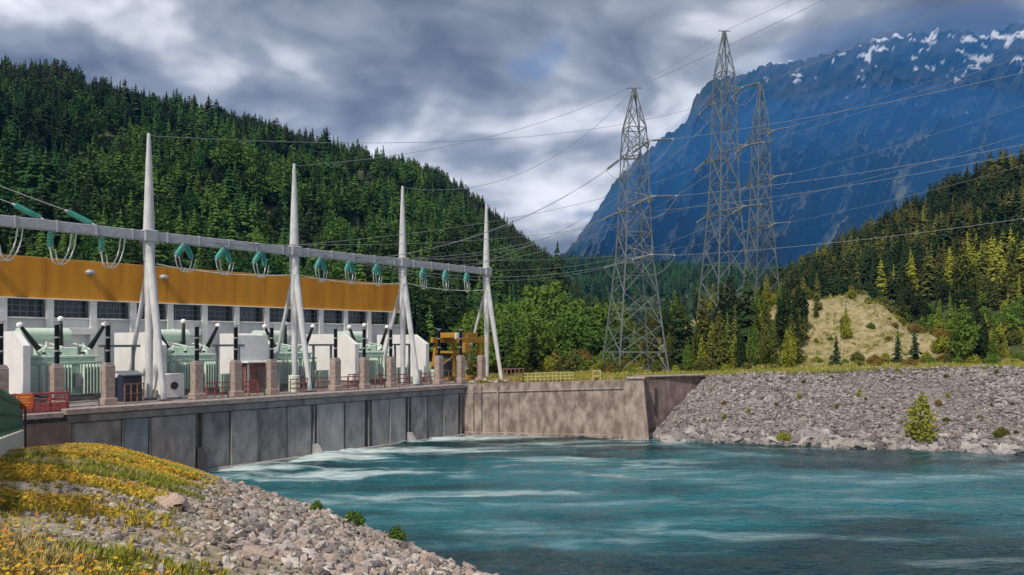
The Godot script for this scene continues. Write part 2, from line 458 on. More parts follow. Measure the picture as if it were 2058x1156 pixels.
# ------------------------------------------------------------------ sky
func make_sky() -> Sky:
	var w := 2048; var h := 1024
	var im := Image.create(w, h, false, Image.FORMAT_RGBF)
	im.fill(Color(.25, .27, .3))
	var a := FastNoiseLite.new(); a.seed = 11; a.frequency = 0.55; a.fractal_octaves = 6; a.fractal_gain = 0.5
	a.noise_type = FastNoiseLite.TYPE_SIMPLEX_SMOOTH
	var b := FastNoiseLite.new(); b.seed = 23; b.frequency = 0.9; b.fractal_octaves = 3
	b.noise_type = FastNoiseLite.TYPE_SIMPLEX_SMOOTH
	# broad cloud masses: [azimuth, elevation, width, height in degrees, thickness]
	var blobs := [[-4.5, 22.0, 7.0, 3.0, -0.5], [3.0, 13.5, 9.0, 3.8, -0.34], [-20.0, 20.0, 9.0, 3.2, 0.46], [-10.0, 16.0, 8.0, 2.4, 0.42], [2.2, 8.0, 4.5, 2.2, 1.1], [-33.0, 20.0, 4.0, 5.0, -0.35], [6.0, 20.0, 5.0, 2.2, 0.3], [14.0, 21.5, 4.0, 4.0, -0.25], [25.0, 21.0, 9.0, 2.6, -0.12], [-26.0, 17.0, 6.0, 1.6, -0.15], [3.0, 17.0, 5.0, 1.5, 0.16]]
	for y in h / 2 + 4:
		var el := PI * 0.5 - PI * (y + 0.5) / h
		var ed := rad_to_deg(el)
		var cy := cos(el)
		var k := 1.0 / (maxf(sin(el), 0.0) + 0.34)
		for x in w:
			var az := TAU * ((x + 0.5) / w - 0.5)
			var px := sin(az) * cy * k; var pz := cos(az) * cy * k
			var wx := b.get_noise_2d(px, pz) * 0.5; var wz := b.get_noise_2d(px + 9.0, pz - 4.0) * 0.5
			var d := a.get_noise_2d((px + wx) * 1.25, (pz + wz) * 1.6)
			var d2 := a.get_noise_2d(px * 3.6 + wz * 1.5 + 40.0, pz * 4.4 + wx)
			var d3 := b.get_noise_2d(px * 7.0 + wx * 3.0, pz * 11.0 + d * 2.0)
			var t := 0.45 + d * 0.80 + d2 * 0.5 + d3 * 0.13
			var ad := rad_to_deg(az)
			if absf(ad) < 60.0 and ed < 40.0:
				for q in blobs:
					var e := pow((ad - q[0] + wx * 7.0) / q[2], 2.0) + pow((ed - q[1] + wz * 4.0) / q[3], 2.0)
					if e < 6.0: t += q[4] * exp(-e)
			t = clampf(t, 0.0, 1.0)
			t = t * t * (3.0 - 2.0 * t)
			var c := Color(.150, .163, .190).lerp(Color(.45, .47, .51), minf(t * 2.0, 1.0)).lerp(Color(1.30, 1.30, 1.31), maxf(t * 2.0 - 1.0, 0.0))
			# thin places let the blue through
			var gap := clampf((d2 - d * 0.3 - 0.40) * 5.0, 0.0, 1.0) * 0.6
			c = c.lerp(Color(.16, .28, .50), gap)
			im.set_pixel(x, y, c)
	var m := PanoramaSkyMaterial.new()
	m.panorama = ImageTexture.create_from_image(im)
	var s := Sky.new()
	s.sky_material = m
	return s

func _ready() -> void:
	rng.seed = 7
	n_ground.seed = 5; n_ground.frequency = 0.03; n_ground.fractal_octaves = 4
	n_fine.seed = 8; n_fine.frequency = 0.12; n_fine.fractal_octaves = 3
	# camera: level, the lens shifted up
	var cam := Camera3D.new()
	cam.name = "camera"
	add_child(cam)
	cam.position = Vector3(0, 8.4, 0)
	cam.set_frustum(0.07225, Vector2(0, 0.0066875), 0.1, 12000.0)
	cam.current = true
	var env := Environment.new()
	env.background_mode = Environment.BG_SKY
	env.sky = make_sky()
	env.tonemap_mode = Environment.TONE_MAPPER_LINEAR
	env.tonemap_exposure = 1.0
	env.fog_enabled = true
	env.fog_density = 0.0001
	env.fog_light_color = Color(0.30, 0.62, 1.0)
	env.volumetric_fog_enabled = true
	env.volumetric_fog_density = 0.0
	env.sdfgi_enabled = true; env.ssao_enabled = true; env.ssil_enabled = true
	var we := WorldEnvironment.new()
	we.name = "environment"
	we.environment = env
	add_child(we)
	var sun := DirectionalLight3D.new()
	sun.name = "sun"
	add_child(sun)
	sun.look_at_from_position(Vector3(-0.36, 0.80, 0.60) * 100.0, Vector3.ZERO)
	sun.light_energy = 1.3
	sun.light_angular_distance = 3.0
	sun.light_color = Color(1.0, 0.95, 0.87)
	sun.shadow_enabled = true
	make_materials()
	print("t materials ", Time.get_ticks_msec())
	build_land()
	build_mountain()
	build_water()
	print("t land ", Time.get_ticks_msec())
	build_quay()
	build_powerhouse()
	build_gantry()
	build_pylons()
	build_yard()
	print("t plant ", Time.get_ticks_msec())
	make_plants()
	build_bank()
	build_embankment()
	print("t stones ", Time.get_ticks_msec())
	build_trees()
	print("t trees ", Time.get_ticks_msec())

# ------------------------------------------------------------------ land and water
const L_RIDGE := [[-398, 114, 330], [-330, 123, 345], [-273, 128, 355], [-238, 130, 370], [-218, 132, 380], [-197, 127, 390], [-165, 125, 420], [-137, 119, 430], [-107, 115, 450], [-54, 106, 480], [-24, 91, 490], [0, 73, 500], [19, 57, 500], [39, 36, 510], [65, 18, 520]]
const L_FOOT := [[-260, 4, 45], [-200, 4, 70], [-165, 4, 84], [-135, 4, 92], [-112, 4, 98], [-92, 4, 104], [-75, 4, 108], [-60, 4, 112], [-47, 4, 118], [-32, 4, 128], [-20, 4, 140], [-10, 4, 165], [2, 4, 200], [12, 4, 260], [24, 4, 330]]
const R_RIDGE := [[85, 14, 330], [95, 23, 310], [107, 31, 290], [124, 43, 275], [144, 54, 265], [164, 64, 255], [199, 79, 250], [266, 86, 240]]
const R_FOOT := [[56, 4.5, 200], [54, 4.5, 165], [53, 4.5, 140], [60, 4.8, 120], [66, 5, 105], [74, 5, 98], [95, 5, 90], [150, 5, 75]]
const M_RIDGE := [[-16, 82, 900], [40, 93, 900], [96, 92, 900], [152, 88, 900], [204, 83, 880], [253, 78, 860], [300, 74, 840], [344, 64, 820], [420, 60, 800]]
const M_FOOT := [[-30, 3, 560], [20, 3, 560], [70, 3, 560], [120, 3, 560], [170, 3, 540], [220, 3, 530], [260, 3, 520], [300, 3, 500], [380, 3, 480]]

func build_land() -> void:
	var b := MB.new()
	var poly := PackedVector2Array()
	for q in [P(-60, 0, 1.0), P(33, 0, 1.0)]: poly.append(Vector2(q.x, -q.z))
	for q in [[-3.8, 73.0], [10, 70.6], [12.5, 71.5], [18.3, 75], [41.5, 70.5], [64.5, 62.5], [115, 41.5], [266, -27], [4000, -27], [4000, 4500], [-4000, 4500], [-4000, -1.5]]:
		poly.append(Vector2(q[0], q[1]))
	var t := Geometry2D.triangulate_polygon(poly)
	for i in range(0, t.size(), 3):
		var p := []
		for k in 3: p.append(Vector3(poly[t[i + k]].x, 4.38, -poly[t[i + k]].y))
		if (p[1] - p[0]).cross(p[2] - p[0]).y < 0.0: p.reverse()
		b.tri(p[0], p[1], p[2])
	tag(part("ground", b, M.meadow, self), "", "", "", "structure")
	# terrace behind the far shore
	var line := [[-4.2, 72.3, 4.5], [10, 69.7, 5.0], [12.4, 70.4, 5.05], [18.3, 73.5, 5.1], [25, 72.2, 5.3], [32.5, 70.5, 5.65], [41.5, 68.4, 6.0], [64.5, 60.5, 6.1], [115.5, 39.5, 6.1], [266, -30, 6.1]]
	var g := []
	for i in line.size() - 1:
		for k in 9:
			var f := k / 9.0
			var x := lerpf(line[i][0], line[i + 1][0], f); var d := lerpf(line[i][1], line[i + 1][1], f); var y := lerpf(line[i][2], line[i + 1][2], f)
			var row := [Vector3(x, y, -d)]
			for j in range(1, 56):
				var dd := d + 130.0 * pow(j / 55.0, 1.3)
				row.append(Vector3(x, lerpf(y, land_y(x, dd), clampf(j / 4.0, 0, 1)), -dd))
			g.append(row)
	b = MB.new()
	smooth_grid(b, g)
	tag(part("terrace", b, M.scree, self), "", "", "", "structure")
	hill("hill", L_FOOT, L_RIDGE, 90, 40, 14.0, 0.85, M.forest_floor)
	hill("hillside", R_FOOT, R_RIDGE, 60, 36, 8.0, 0.9, M.forest_floor)
	hill("valley_ridge", M_FOOT, M_RIDGE, 40, 12, 20.0, 0.9, M.forest_floor)

func build_mountain() -> void:
	var ridge := [[-900, 200], [-500, 230], [-242, 243], [96, 280], [217, 355], [255, 412], [321, 505], [396, 618], [508, 730], [658, 843], [696, 937], [752, 993], [883, 1012], [958, 1053], [1071, 1064], [1258, 1105], [1371, 1152], [1539, 1169], [1671, 1184], [1783, 1165], [1877, 1199], [1989, 1218], [2196, 1124], [2571, 1180], [3133, 918], [3800, 700]]
	var rn := FastNoiseLite.new(); rn.seed = 3; rn.frequency = 0.0035; rn.fractal_type = FastNoiseLite.FRACTAL_RIDGED; rn.fractal_octaves = 5
	var fn := FastNoiseLite.new(); fn.seed = 9; fn.frequency = 0.006; fn.fractal_octaves = 5
	var sn := FastNoiseLite.new(); sn.seed = 14; sn.frequency = 0.011; sn.fractal_octaves = 4
	var g := []; var cs := []
	var nu := 520; var ns := 170
	for i in nu + 1:
		var x := lerpf(-500.0, 3300.0, float(i) / nu)
		var k := 0
		while k < ridge.size() - 2 and ridge[k + 1][0] < x: k += 1
		var f: float = clampf((x - ridge[k][0]) / float(ridge[k + 1][0] - ridge[k][0]), 0.0, 1.0)
		var top: float = lerpf(ridge[k][1], ridge[k + 1][1], f) + fn.get_noise_1d(x * 4.0) * 20.0 + fn.get_noise_1d(x * 14.0 + 500.0) * 9.0
		var row := []; var cr := []
		for j in ns + 1:
			var s := 1.15 * j / ns
			var d := lerpf(1950.0, 3000.0, s)
			var y := top * pow(minf(s, 1.0), 1.25) - maxf(s - 1.0, 0.0) * top * 2.0
			var sk := x + (top - y) * 0.75
			var amp := sin(clampf(s, 0, 1) * PI)
			var r := rn.get_noise_2d(sk, y * 0.45)
			d -= r * 190.0 * (0.06 + amp)
			y += r * 42.0 * amp + fn.get_noise_2d(x * 2.3, d * 2.0) * 24.0 * amp
			# the spur stands nearer where it is low
			var p := Vector3(x * d / 3000.0, y, -d)
			row.append(p)
			# what grows or lies there
			var n := fn.get_noise_2d(sk * 1.1, y * 0.8)
			var c := Color(.022, .040, .024).lerp(Color(.075, .08, .082), clampf(0.30 + n * 1.6 + r * 0.6, 0, 1))
			var scree := exp(-pow((x - 1420.0 - (y - 420.0) * 0.9) / 260.0, 2.0)) * clampf((760.0 - y) / 250.0, 0, 1) * clampf((y - 120.0) / 150.0, 0, 1)
			scree *= clampf((sn.get_noise_2d(sk * 1.4, y * 0.25) + 0.12) * 3.5, 0, 1)
			c = c.lerp(Color(.24, .27, .15), scree * 0.7)
			var snow := sn.get_noise_2d(sk * 0.55, y * 0.9 + x * 0.35) + (y - 1030.0) / 700.0 - r * 0.12 + sn.get_noise_2d(sk * 3.2, y * 2.4) * 0.22
			if x > 900.0 and y > 900.0 and snow > 0.31: c = Color(.8, .82, .86)
			elif x > 700.0 and y > 600.0 and sn.get_noise_2d(sk * 2.0 + 300.0, y * 0.5) > 0.62: c = Color(.6, .63, .68)
			cr.append(c)
		g.append(row); cs.append(cr)
	var b := MB.new()
	b.col = Color.WHITE
	smooth_grid(b, g, cs)
	var m := plain(Color.WHITE, 0.95, 0.2)
	m.vertex_color_use_as_albedo = true
	tag(part("mountain", b, m, self), "", "", "", "structure")
	for q in [[Vector3(1150, 330, -2440), Vector3(1800, 880, 1000), 0.0011, 0.0], [Vector3(1500, 740, -2780), Vector3(1850, 860, 700), 0.0011, 0.06], [Vector3(560, 440, -2740), Vector3(1060, 470, 640), 0.0013, 0.86]]:
		var f := FogVolume.new()
		f.name = numbered("blue_haze")
		f.shape = RenderingServer.FOG_VOLUME_SHAPE_ELLIPSOID
		f.size = q[1]
		f.position = q[0]
		f.rotation.z = q[3]
		var fm := FogMaterial.new()
		fm.density = q[2]
		fm.albedo = lin(.08, .34, .92)
		f.material = fm
		add_child(f)
		tag(f, "blue haze lying against the far mountain face", "haze", "banks of blue haze", "stuff")

func build_water() -> void:
	var wn := FastNoiseLite.new(); wn.seed = 21; wn.frequency = 0.16; wn.fractal_octaves = 4; wn.fractal_gain = 0.5
	var st := FastNoiseLite.new(); st.seed = 4; st.frequency = 0.09; st.fractal_octaves = 5; st.fractal_gain = 0.6
	var g := []; var cs := []
	var nx := 540; var nz := 330
	for i in nx + 1:
		var x := lerpf(-34.0, 80.0, float(i) / nx)
		var row := []; var cr := []
		for j in nz + 1:
			var d := lerpf(20.0, 76.0, float(j) / nz)
			var q := Vector3(x, 0, -d) - OX
			var b := -q.dot(BX); var a := q.dot(AX)      # b: metres off the quay
			var wx := wn.get_noise_2d(x * 0.3, d * 0.5) * 5.0
			var boil := exp(-maxf(b, 0.0) / 11.0) * clampf((a - 1.0) / 8.0, 0, 1)
			var milk := exp(-maxf(b, 0.0) / 22.0) * clampf((a - 1.0) / 8.0, 0, 1)
			var h := wn.get_noise_2d(x * 0.8 + wx, d * 1.7) * (0.16 + 0.2 * boil) + wn.get_noise_2d(x * 2.6, d * 4.6 + wx) * 0.05 + wn.get_noise_2d(x * 6.0, d * 9.0 + wx) * 0.016
			row.append(Vector3(x, h, -d))
			var s := st.get_noise_2d(x * 0.55 + wx * 0.6, d * 2.2 + wx * 0.4)
			var s2 := st.get_noise_2d(x * 0.16 + 70.0, d * 0.42 + wx * 0.1)
			var c := Color(.0, .030, .038).lerp(Color(.006, .125, .16), clampf(0.28 + s2 * 1.8 + s * 1.0 + 0.5 * milk, 0, 1))
			var s3 := st.get_noise_2d(x * 1.5 + wx * 1.6 + 200.0, d * 6.5 + wx)
			var fo := clampf((s + s3 * 0.5 + boil * 0.85 - 0.36) * 1.7, 0, 1) * (0.2 + 0.8 * boil) + clampf((s + s3 * 0.7 + s2 * 0.4 - 0.08) * 1.5, 0, 1) * (0.045 + 0.5 * milk)
			c = c.lerp(Color(.58, .70, .74), clampf(fo, 0, 0.92))
			cr.append(c)
		g.append(row); cs.append(cr)
	var b2 := MB.new()
	b2.col = Color(.012, .095, .115)
	smooth_grid(b2, g, cs)
	for e in [[-400.0, -34.0, -300.0, 90.0], [80.0, 600.0, -300.0, 90.0], [-34.0, 80.0, -300.0, 20.0]]:
		b2.quad(Vector3(e[0], 0, -e[2]), Vector3(e[1], 0, -e[2]), Vector3(e[1], 0, -e[3]), Vector3(e[0], 0, -e[3]))
	var m := plain(Color.WHITE, 0.12, 0.5)
	m.vertex_color_use_as_albedo = true
	m.heightmap_enabled = true
	m.heightmap_texture = noise_tex(0.02, [Color.BLACK, Color.WHITE], [0.2, 0.8], 77, 4)
	m.heightmap_scale = 5.0
	m.uv1_triplanar = true; m.uv1_world_triplanar = true
	m.uv1_scale = Vector3(0.10, 0.10, 0.26)
	tag(part("water", b2, m, self), "", "", "", "structure")

# ------------------------------------------------------------------ quay
func build_quay() -> void:
	# the plant's paved deck
	var d := bx("deck", P(2.0, 3.2, 20.9), Vector3(70, 2.6, 40), M.deck, self, 0.0, Basis(Vector3.UP, TH))
	tag(d, "", "", "", "structure")
	var o := thing("quay_wall", "long grey concrete quay wall with recessed gate panels below the powerhouse yard", "wall", P(0, 0, 0), TH)
	bx("backing", Vector3(1.7, 1.1, -0.86), Vector3(63.4, 6.6, 0.5), M.concrete, o)
	var mats := [M.concrete, M.concrete_b, M.concrete_c]
	var pan := [[-12.0, -4.2, 0], [-4.1, -0.15, 3], [0.0, 2.7, 0], [2.85, 4.3, 4], [4.5, 7.45, 0], [7.95, 9.9, 2], [9.98, 12.0, 0], [12.2, 14.4, 2], [14.5, 16.6, 0], [17.05, 19.55, 1], [19.72, 21.7, 0], [22.5, 24.3, 1], [24.34, 26.05, 1], [26.75, 28.6, 0], [28.72, 30.6, 2], [30.64, 32.5, 0]]
	var i := 0
	for p in pan:
		var m: Material = M.brown_conc if p[2] == 3 else M.blue_panel if p[2] == 4 else mats[p[2]]
		var z := -0.22 - 0.05 * (i % 3)
		bx("panel", Vector3((p[0] + p[1]) * 0.5, 1.72, z), Vector3(p[1] - p[0], 3.9 if p[2] != 3 else 4.2, 0.44), m, o, 0.03)
		i += 1
	for a in [-0.08, 2.78, 4.4, 12.1, 16.8, 22.1, 26.4, 32.9]:
		bx("pier", Vector3(a, 1.62, -0.26), Vector3(0.12, 4.1, 0.5), M.concrete_c, o, 0.02)
	bx("header_beam", Vector3(16.4, 3.93, -0.3), Vector3(33.6, 0.44, 0.66), M.concrete_c, o, 0.03)
	bx("coping", Vector3(16.4, 4.35, -0.38), Vector3(33.9, 0.34, 1.1), M.coping, o, 0.04)
	bx("coping", Vector3(-15.4, 4.22, -0.38), Vector3(29.5, 0.3, 1.1), M.coping, o, 0.04)
	bx("sill_beam", Vector3(18.0, -0.25, -0.1), Vector3(30.6, 0.6, 0.7), M.concrete, o, 0.05)
	for q in [[7.7, 1.5], [16.85, 0.8], [26.4, 0.8]]:
		var b := MB.new()
		b.prism(PackedVector2Array([Vector2(-0.4, -0.6), Vector2(1.1, -0.6), Vector2(0.75, 0.2), Vector2(0.2, q[1]), Vector2(-0.3, q[1])]), -0.16, 0.16)
		var f := part("pier_nose", b, M.dark_steel if q[1] > 1.0 else M.concrete_b, o)
		f.transform = Transform3D(Basis(Vector3.UP, -PI * 0.5), Vector3(q[0], 0, 0.0))
	# end wall of rough stone-grey render
	o = thing("retaining_wall", "rough pinkish brown retaining wall closing the end of the tailrace", "wall", Vector3(-4.2, 0, -71.7), -0.195)
	var b2 := MB.new()
	b2.prism(PackedVector2Array([Vector2(-0.5, -2), Vector2(14.75, -2), Vector2(14.75, 5.02), Vector2(-0.5, 4.46)]), -0.9, 0.0)
	part("wall_face", b2, M.old_wall, o)
	for q in [[0.55, 0.5], [1.35, 0.35], [3.0, 0.16]]:
		bx("rib", Vector3(q[0], 1.2, 0.05), Vector3(q[1], 6.3, 0.22), M.old_wall, o, 0.03)
	bx("ledge", Vector3(7.0, 4.0, 0.02), Vector3(14.2, 0.12, 0.16), M.old_wall, o, 0.03, Basis(Vector3(0, 0, 1), 0.038))
	bx("footing", Vector3(7.0, -0.2, 0.12), Vector3(14.0, 0.9, 0.4), M.old_wall, o, 0.05)
	o = thing("buttress", "battered concrete buttress at the end of the pinkish retaining wall", "buttress", Vector3(9.9, 0, -68.8), -0.195)
	b2 = MB.new()
	var lo := [Vector3(-0.35, -2, 0.95), Vector3(2.1, -2, 0.95), Vector3(2.1, -2, -1.4), Vector3(-0.35, -2, -1.4)]
	var hi := [Vector3(0.1, 5.1, 0.12), Vector3(1.45, 5.1, 0.12), Vector3(1.45, 5.1, -1.4), Vector3(0.1, 5.1, -1.4)]
	for k in 4: b2.quad(lo[k], lo[(k + 1) % 4], hi[(k + 1) % 4], hi[k])
	b2.quad(hi[0], hi[1], hi[2], hi[3])
	part("shaft", b2, M.old_wall, o)
	bx("cap", Vector3(0.78, 5.17, -0.6), Vector3(1.6, 0.18, 1.7), M.coping, o, 0.03)
	o = thing("wing_wall", "reddish concrete wing wall running into the stone embankment", "wall", Vector3(11.6, 0, -69.9), 0.55)
	b2 = MB.new()
	b2.prism(PackedVector2Array([Vector2(-0.6, -2), Vector2(8.0, -2), Vector2(8.0, 5.2), Vector2(-0.6, 5.12)]), -0.7, 0.0)
	part("wall_face", b2, M.brown_conc, o)
	bx("coping", Vector3(3.4, 5.24, -0.33), Vector3(7.6, 0.14, 0.9), M.coping, o, 0.03)
	bx("drain_pipe", Vector3(1.3, 3.0, 0.1), Vector3(0.16, 2.4, 0.16), M.dark_steel, o, 0.03)

# ------------------------------------------------------------------ powerhouse
func build_powerhouse() -> void:
	var o := thing("powerhouse", "long white powerhouse with a wide orange band under its flat roof", "building", P(0, 4.5, 13.0), TH)
	var x0 := -14.0; var x1 := 38.3; var w := x1 - x0; var mid := (x0 + x1) * 0.5
	bx("wall", Vector3(mid, 2.7, -6.2), Vector3(w, 5.46, 12.0), M.white, o)                   # below the windows
	bx("upper_wall", Vector3(mid, 8.2, -6.6), Vector3(w - 0.1, 2.9, 11.8), M.white, o)
	bx("window_recess", Vector3(mid, 6.1, -6.75), Vector3(w - 0.2, 1.5, 11.4), M.white, o)
	# orange cladding in broad sheets
	var xs := x0 - 0.3
	while xs < x1 - 0.5:
		var xe := minf(xs + 2.97, x1 + 0.3)
		bx("fascia_sheet", Vector3((xs + xe) * 0.5, 8.33, -0.1), Vector3(xe - xs - 0.014, 2.86, 0.34), M.fascia, o, 0.015)
		xs = xe
	bx("fascia_sheet", Vector3(x1 + 0.14, 8.33, -6.4), Vector3(0.3, 2.86, 12.2), M.fascia, o, 0.015)
	bx("roof", Vector3(mid, 9.72, -6.4), Vector3(w + 0.2, 0.16, 12.4), M.roof, o, 0.02)
	bx("drip_edge", Vector3(mid, 6.86, -0.02), Vector3(w + 0.5, 0.07, 0.44), M.white_cap, o, 0.01)
	bx("sill", Vector3(mid, 5.5, -0.12), Vector3(w, 0.12, 0.4), M.white_pier, o, 0.02)
	var k := -5
	while k <= 12:
		var a := 1.06 + 2.97 * k
		var ww := 2.43 if k < 12 else 1.2
		if a > x0:
			bx("pier", Vector3(a - 0.27, 3.42, -0.06), Vector3(0.5, 6.84, 0.36), M.white_pier, o, 0.02)
			var win := Node3D.new()
			win.name = "window"
			o.add_child(win, true)
			win.position = Vector3(a + ww * 0.5, 6.18, -0.62)
			bx("pane", Vector3.ZERO, Vector3(ww + 0.1, 1.36, 0.03), M.glass, win)
			for q in 6:
				if q * 0.486 <= ww + 0.01: bx("mullion", Vector3(-ww * 0.5 + 0.486 * q, 0, 0.04), Vector3(0.055, 1.36, 0.06), M.mullion, win)
			for q in 4: bx("mullion", Vector3(0, -0.64 + 0.43 * q, 0.035), Vector3(ww, 0.05, 0.05), M.mullion, win)
		k += 1
	bx("pier", Vector3(x1 - 0.2, 3.42, -0.06), Vector3(0.5, 6.84, 0.36), M.white_pier, o, 0.02)
	for k2 in [5.4, 14.0, 22.8, 31.4]:
		bx("door", Vector3(k2, 1.7, -0.17), Vector3(2.6, 3.4, 0.08), M.mullion, o, 0.02)
		bx("vent_box", Vector3(k2, 4.6, 0.02), Vector3(2.4, 0.5, 0.5), M.white_pier, o, 0.02)
	for k3 in [-2.0, 4.2, 9.8]:
		var b := MB.new()
		b.lathe([Vector2(0, -0.16), Vector2(0.3, -0.14), Vector2(0.36, 0.0), Vector2(0.26, 0.18), Vector2(0, 0.24)], 12)
		part("floodlight", b, M.ins_ring, o).position = Vector3(k3 + 2.2, 8.9, 0.32)

# ------------------------------------------------------------------ gantry
func sag(a: Vector3, b: Vector3, drop: float, n := 20) -> Array:
	var p := []
	for i in n + 1:
		var f := float(i) / n
		p.append(a.lerp(b, f) - Vector3.UP * drop * 4.0 * f * (1.0 - f))
	return p

func wire(label: String, a: Vector3, b: Vector3, drop: float, r: float, group: String, called := "power_line", m: Material = null) -> void:
	var mb := MB.new()
	var p := sag(a, b, drop)
	for i in p.size(): p[i] -= a
	mb.tube(p, [r], 5)
	var o := part(called, mb, m if m else M.wire, self)
	o.position = a
	tag(o, label, "cable", group)

# a string of glass discs from a to b
func string_of_discs(label: String, a: Vector3, b: Vector3, r: float, m: Material, group: String) -> void:
	var o := thing("insulator_string", label, "insulator", a, 0.0, group)
	var d := b - a
	var y := d.normalized()
	var x := y.cross(Vector3(0.3, 0.1, 0.9)).normalized()
	var xf := Transform3D(Basis(x, y, x.cross(y)), Vector3.ZERO)
	var l := d.length()
	var b1 := MB.new()
	var n := int(l * 0.8 / 0.15)
	var pr := []
	for i in n:
		var yy := l * 0.1 + l * 0.8 * (i + 0.5) / n
		pr.append_array([Vector2(0.05, yy - 0.05), Vector2(r, yy - 0.015), Vector2(r * 0.9, yy + 0.02), Vector2(0.05, yy + 0.05)])
	b1.lathe(pr, 9, xf)
	part("discs", b1, m, o)
	for e in [0.05, 0.95]:
		b1 = MB.new()
		b1.lathe([Vector2(0, l * e - 0.11), Vector2(0.07, l * e - 0.1), Vector2(0.09, l * e), Vector2(0.07, l * e + 0.1), Vector2(0, l * e + 0.11)], 7, xf)
		part("end_fitting", b1, M.ins_ring, o)

const MASTS := [-5.2, 6.37, 17.94, 29.51, 41.08]

func build_gantry() -> void:
	var which := ["beyond the green fence", "with the dark control cabinet at its foot", "beside the brown shed", "at the corner of the white powerhouse", "standing past the yellow hoist beside the pinkish wall"]
	for i in 5:
		var o := thing("gantry_mast", "tall tapered pale grey steel mast " + which[i], "mast", P(MASTS[i], 4.5, 4.0), TH, "masts of the line gantry")
		var b := MB.new()
		b.tube([Vector3(0, 9.2, 0), Vector3(0, 10.9, 0), Vector3(0, 14.4, 0), Vector3(0, 17.7, 0)], [0.36, 0.37, 0.25, 0.11], 12)
		part("shaft", b, M.mast, o)
		b = MB.new()
		b.tube([Vector3(0, -0.1, 0.05), Vector3(0, 5.0, 0.04), Vector3(0, 9.6, 0)], [0.2, 0.26, 0.33], 12)
		part("leg", b, M.mast, o)
		b = MB.new()
		b.tube([Vector3(0, -0.1, 2.0), Vector3(0, 5.0, 1.0), Vector3(0, 9.9, 0.05)], [0.18, 0.24, 0.28], 10)
		part("leg", b, M.mast, o)
		b = MB.new()
		b.tube([Vector3(0, -0.1, -3.2), Vector3(0, 4.2, -1.75), Vector3(0, 8.8, -0.15)], [0.12, 0.15, 0.15], 8)
		part("brace", b, M.mast, o)
		bx("collar", Vector3(0, 10.86, 0), Vector3(0.9, 0.8, 0.84), M.beam, o, 0.05)
		bx("foot_plate", Vector3(0, 0.06, 0.05), Vector3(0.7, 0.1, 0.7), M.galv_dull, o, 0.02)
		bx("foot_plate", Vector3(0, 0.06, 2.0), Vector3(0.6, 0.1, 0.6), M.galv_dull, o, 0.02)
		bx("foot_plate", Vector3(0, 0.06, -3.2), Vector3(0.5, 0.1, 0.5), M.galv_dull, o, 0.02)
		bx("tip_arm", Vector3(0.18, 17.62, 0), Vector3(0.5, 0.06, 0.06), M.galv_dull, o)
	var span := ["reaching out over the green fence", "in front of the orange band between the cabinet mast and the shed mast", "in front of the orange band ending at the corner of the powerhouse", "above the yellow hoist"]
	for i in 4:
		var o := thing("gantry_beam", "pale grey box beam between two masts " + span[i], "beam", P((MASTS[i] + MASTS[i + 1]) * 0.5, 15.36, 4.0), TH, "beams of the line gantry")
		bx("box_girder", Vector3.ZERO, Vector3(10.7, 0.62, 0.5), M.beam, o, 0.03)
		for k in 5: bx("stiffener", Vector3(-4.6 + 2.3 * k, 0, 0), Vector3(0.1, 0.7, 0.58), M.beam, o, 0.01)
	# strings, loops and droppers, three to a bay
	var bay := ["over the green fence", "next to the mast with the cabinet", "next to the shed mast", "above the yellow hoist"]
	for i in 4:
		for k in 3:
			var a: float = MASTS[i] + 2.45 + 3.0 * k
			var top := P(a, 15.05, 3.9)
			var s := 1.5
			var bot: Vector3
			if i == 0:
				bot = P(a - 0.1, 15.05 - s * 0.75, 3.7)
			else:
				bot = P(a - 1.05, 15.05 - s * 0.66, 3.2)
			string_of_discs("teal insulator string hanging under the beam " + bay[i], top, bot, 0.2, M.teal, "teal strings of bay %d" % (i + 1))
			# a second string pulls away up and behind the beam
			if i == 0:
				var up := P(a - 0.2, 15.75, 4.4)
				var far := P(a - 1.4, 16.7, 5.8)
				string_of_discs("teal glass insulator string reaching up behind the gantry beam", up, far, 0.2, M.teal, "teal strings pulling to the hill")
				wire("thin line running up from the gantry to the wooded hill behind", far, P(a - 30.0, 36.0, 34.0), 1.2, 0.03, "lines to the hill")
			# loop of pale conductor
			var e := P(a + 1.2, 15.05, 3.9)
			if i > 0:
				e = P(a + 0.95, 15.05 - s * 0.62, 4.6)
				string_of_discs("teal insulator string hanging under the beam " + bay[i], top + AX * 0.15, e, 0.2, M.teal, "teal strings of bay %d" % (i + 1))
			var low := (bot + e) * 0.5; low.y = 13.15
			var pts := []
			for q in 13:
				var f := q / 12.0
				var p := bot.lerp(e, f)
				p.y = lerpf(bot.y, e.y, f) - (lerpf(bot.y, e.y, 0.5) - low.y) * pow(4.0 * f * (1.0 - f), 0.55)
				pts.append(p - bot)
			var mb := MB.new()
			mb.tube(pts, [0.045], 6)
			var o := part("jumper_loop", mb, M.jumper, self)
			o.position = bot
			tag(o, "pale conductor looping under the beam " + bay[i], "cable", "loops of bay %d" % (i + 1))
			# second conductor of the pair and its ring
			mb = MB.new()
			for q in pts.size(): pts[q] += AX * 0.28
			mb.tube(pts, [0.04], 6)
			mb.tube([pts[5] + AX * -0.28, pts[5]], [0.05], 6)
			part("twin_conductor", mb, M.jumper, o)
	# tie running along the yard under the beam, bay by bay
	for i in range(1, 4):
		wire("pale busbar wire strung beneath the gantry beam " + bay[i], P(MASTS[i] + 0.3, 13.5, 3.6), P(MASTS[i + 1] - 0.3, 13.5, 3.6), 0.3, 0.03, "wires under the beams", "busbar_wire", M.jumper)

